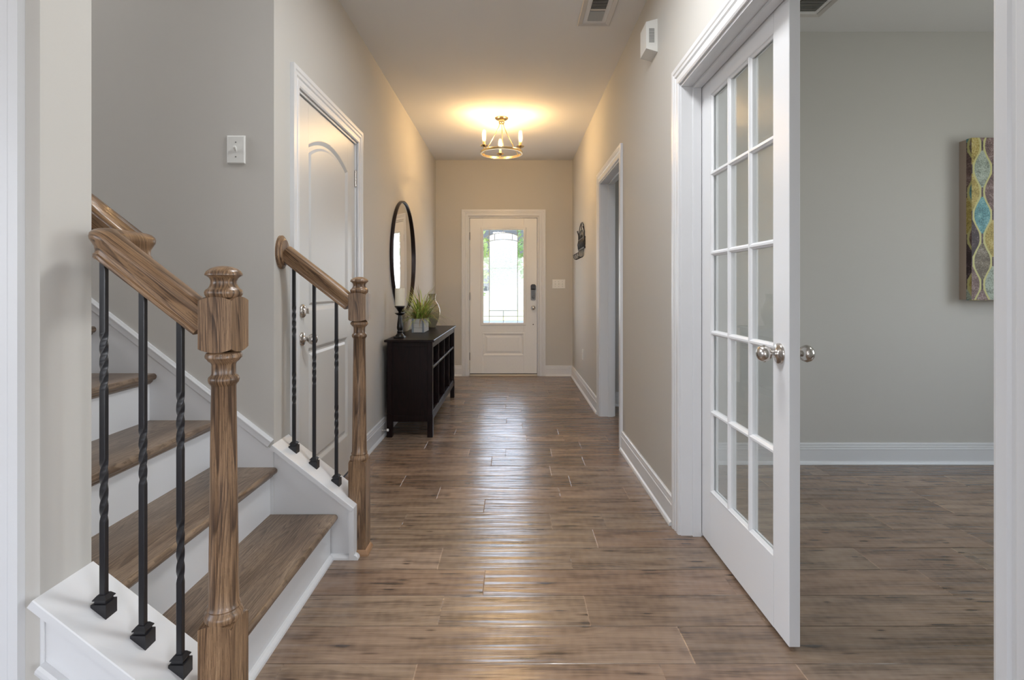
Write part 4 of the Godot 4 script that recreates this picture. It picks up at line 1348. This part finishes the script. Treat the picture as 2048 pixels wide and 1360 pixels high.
func toggle_plate(called: String, label: String, at: Vector3, yaw: float, gangs: int, w: float) -> void:
	var t := thing(called, label, "light switch", Vector3.ZERO)
	turn_root(t, at, yaw)
	start()
	var h := 0.058
	prism(V2([-w, -h, w, -h, w, h, -w, h]), Vector3.ZERO, Vector3.RIGHT, Vector3.UP, Vector3(0, 0, 0.003))
	loft([[Vector3(0, 0, 0.003), Vector3.RIGHT * w, Vector3.UP * h], [Vector3(0, 0, 0.0065), Vector3.RIGHT * (w - 0.004), Vector3.UP * (h - 0.004)]], V2([-1, -1, 1, -1, 1, 1, -1, 1]))
	part(t, "cover_plate", M.plastic)
	for g in gangs:
		var x := (g - (gangs - 1) / 2.0) * 0.046
		start()
		box(Vector3(x - 0.005, -0.012, 0.006), Vector3(x + 0.005, 0.012, 0.0072))
		prism(V2([0.0, -0.009, 0.0, 0.009, 0.012, 0.014, 0.013, 0.006]), Vector3(x - 0.004, 0, 0.006), Vector3.BACK, Vector3.UP, Vector3(0.008, 0, 0))
		part(t, "toggle", M.plastic)
		for y in [-0.030, 0.030]:
			start(); lathe(Vector3(x, y, 0.0065), V2([0.0034, 0, 0.0030, 0.001, 0.0, 0.0012]), 10, Vector3.BACK); part(t, "screw", M.grille)

func fittings() -> void:
	toggle_plate("light_switch", "single white toggle switch on the grey wall above the stairs", P(-1.147, 1.695, 2.2195), 0.0, 1, 0.0375)
	toggle_plate("light_switch", "wide triple white toggle switch beside the front door", P(0.586, 1.178, DE - 0.0005), 0.0, 3, 0.083)
	# outlet low on the right wall
	var t := thing("outlet", "small white power outlet low on the right wall near the front door", "outlet", Vector3.ZERO)
	turn_root(t, P(XR, 0.40, 5.82), -PI / 2)
	start()
	loft([[Vector3.ZERO, Vector3.RIGHT * 0.036, Vector3.UP * 0.058], [Vector3(0, 0, 0.006), Vector3.RIGHT * 0.033, Vector3.UP * 0.055]], V2([-1, -1, 1, -1, 1, 1, -1, 1]))
	part(t, "cover_plate", M.plastic)
	for y in [-0.02, 0.02]:
		start(); lathe(Vector3(0, y, 0.006), V2([0.0165, 0, 0.016, 0.0015, 0.0, 0.0015]), 16, Vector3.BACK); part(t, "socket", M.plastic)
	# door chime box high on the right wall
	t = thing("door_chime", "white door chime box with a side grille high on the right wall", "door chime", P(XR, 2.455, 2.88))
	start()
	var c := [P(XR, 2.368, 0), P(XR, 2.543, 0), P(XR - 0.060, 2.526, 0), P(XR - 0.060, 2.386, 0)]
	var prof := []
	for q in c: prof.append(Vector2(q.x, q.y))
	prism(prof, P(0, 0, 2.820), Vector3.RIGHT, Vector3.UP, P(0, 0, 0.128))
	part(t, "housing", M.plastic)
	start()
	for k in 12:
		var y := 2.418 + k * 0.0063
		box(P(XR - 0.045, y, 2.8185), P(XR - 0.017, y + 0.0034, 2.8215))
	part(t, "grille", M.grille)
	# ceiling register in the hall
	vent(P(0.50, H, 3.10), 0.070, 0.205, "white ceiling air vent over the hall near the top edge of the picture", 0.145)
	vent(P(1.715, H, 3.045), 0.100, 0.150, "white ceiling air vent in the study above the french door", 0.0)
	# key rack with hooks on the right wall
	t = thing("hook_rack", "dark scrolled iron rack with key hooks on the right wall", "hook rack", P(XR, 1.65, 5.85))
	var X := XR - 0.012
	var z0 := 5.60
	var z1 := 6.14
	start()
	box(P(X - 0.004, 1.545, z0 + 0.02), P(X + 0.012, 1.565, z1 - 0.02), 0.002)
	box(P(X - 0.004, 1.655, z0 + 0.02), P(X + 0.012, 1.672, z1 - 0.02), 0.002)
	for k in 6:      # leaf-like uprights between the two rails
		var d := lerpf(z0 + 0.05, z1 - 0.05, k / 5.0)
		lathe(P(X, 1.560, d), V2([0.004, 0.0, 0.016, 0.03, 0.020, 0.055, 0.013, 0.085, 0.004, 0.1]), 8)
		tube([P(X, 1.56, d + 0.045), P(X - 0.006, 1.585, d + 0.03), P(X - 0.004, 1.61, d + 0.05), P(X, 1.66, d + 0.045)], 0.006, 6)
	part(t, "plate", M.black_iron)
	start()
	for r in [0.235, 0.155, 0.075]:
		var pth := []
		for k in 17:
			var a := PI * k / 16.0
			pth.append(P(X, 1.668 + sin(a) * r * 0.62 + (0.035 * sin(a * 0.5) if r > 0.2 else 0.0), 5.87 + cos(a) * r))
		tube(pth, 0.005, 6)
	for d in [z0 + 0.02, z1 - 0.02]:
		tube([P(X, 1.55, d), P(X, 1.72, d), P(X - 0.004, 1.74, d), P(X - 0.012, 1.765, d)], 0.006, 6)
		lathe(P(X - 0.012, 1.762, d), V2([0.0, 0, 0.009, 0.004, 0.009, 0.012, 0.0, 0.017]), 8)
	tube([P(X, 1.668, 5.87), P(X, 1.84, 5.87)], 0.005, 6)
	part(t, "scrollwork", M.black_iron)
	for k in 6:
		var d := lerpf(z0 + 0.05, z1 - 0.05, k / 5.0)
		start()
		var pth := [P(X - 0.002, 1.55, d), P(X - 0.004, 1.50, d)]
		for i in 9:
			var a := PI * i / 8.0
			pth.append(P(X - 0.004 - 0.028 + 0.028 * cos(a), 1.478 - 0.030 * sin(a), d))
		pth.append(P(X - 0.062, 1.495, d))
		tube(pth, 0.0036, 6)
		lathe(P(X - 0.062, 1.492, d), V2([0.0, 0, 0.006, 0.003, 0.006, 0.009, 0.0, 0.012]), 8)
		part(t, "hook", M.black_iron)

func vent(at: Vector3, hx: float, hd: float, label: String, solid: float) -> void:
	var t := thing("ceiling_vent", label, "air vent", at)
	var d0 := -at.z - hd
	var d1 := -at.z + hd
	var x0 := at.x - hx
	var x1 := at.x + hx
	var fr := 0.026
	start()
	moulding([P(x0, H, d0), P(x1, H, d0), P(x1, H, d1), P(x0, H, d1)], V2([0.0, 0.0, 0.002, 0.004, fr, 0.009, fr + 0.004, 0.006, fr + 0.004, 0.0]), Vector3.DOWN, true)
	part(t, "frame", M.vent)
	start(); box(P(x0 + fr, H - 0.002, d0 + fr), P(x1 - fr, H + 0.0, d1 - fr)); part(t, "dark_duct_panel", M.dark)  # dark panel painted in for the shaded hollow of the duct
	var dend := d1 - fr - solid
	if solid > 0.0:
		start(); box(P(x0 + fr, H - 0.006, dend), P(x1 - fr, H - 0.001, dend + 0.018), 0.001); part(t, "crossbar", M.vent)
		start(); box(P(x0 + fr, H - 0.004, dend + 0.028), P(x1 - fr, H - 0.001, d1 - fr), 0.001); part(t, "damper_plate", mat(Color(0.62, 0.64, 0.66), 0.5))
	var n := int((dend - d0 - fr) / 0.0125)
	for k in n:
		var d := d0 + fr + 0.006 + k * 0.0125
		start()
		prism(V2([0, 0, 0.0085, 0.006, 0.0095, 0.005, 0.001, -0.001]), P(x0 + fr, H - 0.008, d), P(0, 0, 1), Vector3.UP, Vector3(x1 - x0 - 2 * fr, 0, 0))
		part(t, "slat", M.vent)

func chandelier() -> void:
	var cx := -0.11
	var cd := 5.15
	var t := thing("chandelier", "small brushed gold ring chandelier with three lit candle bulbs", "chandelier", P(cx, H, cd))
	var o := P(cx, H, cd)
	start()
	lathe(o, V2([0.0, 0.0, 0.062, 0.0, 0.063, -0.006, 0.058, -0.014, 0.040, -0.022, 0.030, -0.026, 0.030, -0.040, 0.026, -0.052, 0.012, -0.062, 0.0, -0.064]), 32)
	part(t, "canopy", M.gold)
	var yr := 2.425
	var R := 0.202
	start()
	lathe(P(cx, yr, cd), V2([R - 0.010, -0.011, R, -0.011, R + 0.002, -0.009, R + 0.002, 0.009, R, 0.011, R - 0.010, 0.011, R - 0.010, -0.011]), 64)
	part(t, "ring", M.gold)
	for k in 3:
		var a := deg_to_rad(275.0 + 120.0 * k)
		var hd := P(cos(a), 0, sin(a))
		start()
		tube([o + Vector3(0, -0.05, 0) + hd * 0.022, o + Vector3(0, -0.085, 0) + hd * 0.030, o + Vector3(0, -0.14, 0) + hd * 0.062, P(cx, yr + 0.045, cd) + hd * (R - 0.035), P(cx, yr + 0.022, cd) + hd * (R - 0.012), P(cx, yr - 0.008, cd) + hd * (R - 0.012)], 0.0045, 8)
		part(t, "rod", M.gold)
	for k in 3:
		var a := deg_to_rad(95.0 + 120.0 * k)
		var b := P(cx + cos(a) * (R - 0.004), yr, cd + sin(a) * (R - 0.004))
		var arm := Node3D.new()
		arm.name = "candle_arm"
		t.add_child(arm, true)
		start()
		lathe(b, V2([0.006, 0.010, 0.006, 0.022, 0.012, 0.025, 0.030, 0.033, 0.038, 0.041, 0.037, 0.043, 0.028, 0.037, 0.012, 0.031, 0.012, 0.028]), 24)
		part(arm, "bobeche", M.gold)
		start()
		lathe(b, V2([0.0125, 0.028, 0.0125, 0.078, 0.010, 0.082, 0.0, 0.082]), 16)
		part(arm, "candle_sleeve", M.candle_sleeve)
		start()
		lathe(b, V2([0.009, 0.080, 0.016, 0.092, 0.0185, 0.105, 0.0185, 0.170, 0.015, 0.182, 0.007, 0.190, 0.0, 0.192]), 20)
		part(arm, "bulb", M.bulb)
		start()
		lathe(b, V2([0.0, 0.090, 0.004, 0.092, 0.0085, 0.112, 0.0095, 0.130, 0.006, 0.152, 0.0, 0.160]), 12)
		part(arm, "filament", M.filament)
		var l := OmniLight3D.new()
		l.name = "bulb_light"
		l.light_color = Color(1.0, 0.82, 0.57)
		l.light_energy = 0.14
		l.light_size = 0.012
		l.omni_range = 20.0
		l.omni_attenuation = 2.0
		l.shadow_enabled = true
		l.position = b + Vector3(0, 0.130, 0) - org
		t.add_child(l, true)

func added_flush_light(at: Vector3, energy: float, label: String) -> void:  # fixtures added out of view to fill in light
	var t := thing("added_ceiling_light", label, "ceiling light", at, "added flush ceiling lights")
	start(); lathe(at, V2([0.0, 0.0, 0.19, 0.0, 0.195, -0.010, 0.185, -0.030, 0.170, -0.034, 0.168, -0.028]), 40); part(t, "frame", M.plastic)
	start(); lathe(at, V2([0.168, -0.028, 0.14, -0.036, 0.0, -0.040]), 40); part(t, "diffuser", M.glow)
	var l := AreaLight3D.new()
	l.name = "diffuser_light"
	l.area_size = Vector2(0.34, 0.34)
	l.light_energy = energy
	l.light_color = Color(0.98, 0.99, 1.0)
	l.area_range = 30.0
	l.area_attenuation = 2.0
	l.shadow_enabled = true
	t.add_child(l, true)
	l.position = Vector3(0, -0.046, 0)
	l.rotation.x = -PI / 2

func study_things() -> void:
	var X0 := 2.851
	var X1 := 3.611
	var t := thing("painting", "unframed canvas of teal, brown and gold teardrop columns on the study wall", "painting", P((X0 + X1) / 2, 1.05, 3.42))
	start(); box(P(X0, 1.05, 3.366), P(X1, 2.055, 3.42), 0.001); part(t, "brown_backing", M.frame_brown, "plain brown edge")  # brown box between the wall and the canvas
	uvf = func(p: Vector3) -> Vector2: return Vector2((p.x - X0) / (X1 - X0) + (p.z + 3.326) * 0.9, (2.058 - p.y) / 1.008)
	start(); box(P(X0, 1.047, 3.326), P(X1, 2.058, 3.366), 0.001); part(t, "canvas", M.painting)
	uvf = null

# ------------------------------------------------------------------ outside
func tree(at: Vector3, h: float, r: float, kind: int, label: String, s: int) -> void:
	var t := thing("tree", label, "tree", at, "trees beyond the front door")
	start()
	tube([at, at + Vector3(0.05, h * 0.3, 0), at + Vector3(-0.03, h * 0.55, 0.05), at + Vector3(0.05, h * 0.8, 0)], 0.10, 8)
	part(t, "trunk", M.bark)
	var rng := RandomNumberGenerator.new()
	rng.seed = s
	start()
	for k in 1600:
		var v := Vector3(rng.randfn(), rng.randfn(), rng.randfn()).normalized() * pow(rng.randf(), 0.45)
		var lump := 1.0 + 0.25 * sin(v.x * 7.0 + s) * sin(v.y * 6.0) * sin(v.z * 5.0)
		var p := at + Vector3(0, h * 0.62, 0) + Vector3(v.x * r, v.y * h * 0.40, v.z * r) * lump
		var a := Vector3(rng.randfn(), rng.randfn(), rng.randfn()).normalized() * 0.12
		var b := a.cross(Vector3(rng.randfn(), rng.randfn(), rng.randfn()).normalized())
		fan([p - a, p + b * 0.5, p + a, p - b * 0.5])
	part(t, "crown", M.leafs[kind], "", "stuff")

func outside() -> void:
	fresh(); box(P(-2.2, -0.15, DE + 0.15), P(2.4, -0.03, 8.7), 0.01)
	struct("ground_porch", M.concrete, "pale concrete porch slab outside the front door", "porch")
	fresh(); box(P(-14, -0.3, 8.7), P(14, -0.16, 17.0)); box(P(-14, -0.3, 21.5), P(14, -0.14, 40.0))
	struct("ground_lawn", M.lawn, "pale lawn beyond the porch", "lawn")  # one even pale colour all over
	fresh(); box(P(-14, -0.3, 17.0), P(14, -0.17, 21.5))
	struct("ground_road", M.road, "grey street in front of the house", "road")
	fresh(); box(P(-0.75, -0.3, 8.7), P(0.55, -0.145, 17.0))
	struct("ground_path", M.concrete, "pale concrete walk across the lawn", "path")
	tree(P(-1.55, -0.16, 15.5), 3.4, 0.95, 1, "light green tree left of the walk, seen through the door glass", 1)
	tree(P(1.15, -0.16, 22.5), 4.6, 1.3, 0, "green tree right of the walk, seen through the door glass", 2)
	tree(P(4.6, -0.16, 16.0), 4.6, 1.5, 2, "reddish tree on the lawn, seen in the mirror through the door glass", 3)
	tree(P(5.6, -0.16, 27.0), 6.0, 2.2, 1, "tall pale green tree across the street on the right", 4)
	tree(P(-5.5, -0.16, 25.0), 6.0, 2.4, 0, "dark green tree across the street on the left", 5)
	var t := thing("house", "grey sided house across the street, seen through the door glass", "house", P(0, -0.14, 33))
	start(); box(P(-6, -0.14, 31), P(6, 3.2, 37)); part(t, "wall", M.siding)
	start(); prism(V2([-6.5, 3.1, 6.5, 3.1, 4.0, 5.2, -4.0, 5.2]), P(0, 0, 30.6), Vector3.RIGHT, Vector3.UP, P(0, 0, 6.8)); part(t, "roof", M.roof)
	for x in [-4.0, -1.5, 1.8, 4.2]:
		start(); box(P(x - 0.5, 0.9, 30.97), P(x + 0.5, 2.3, 31.02)); var wn := part(t, "window", M.trim)
		start(); box(P(x - 0.42, 0.98, 30.95), P(x + 0.42, 2.22, 30.98)); part(wn, "pane", M.roof)
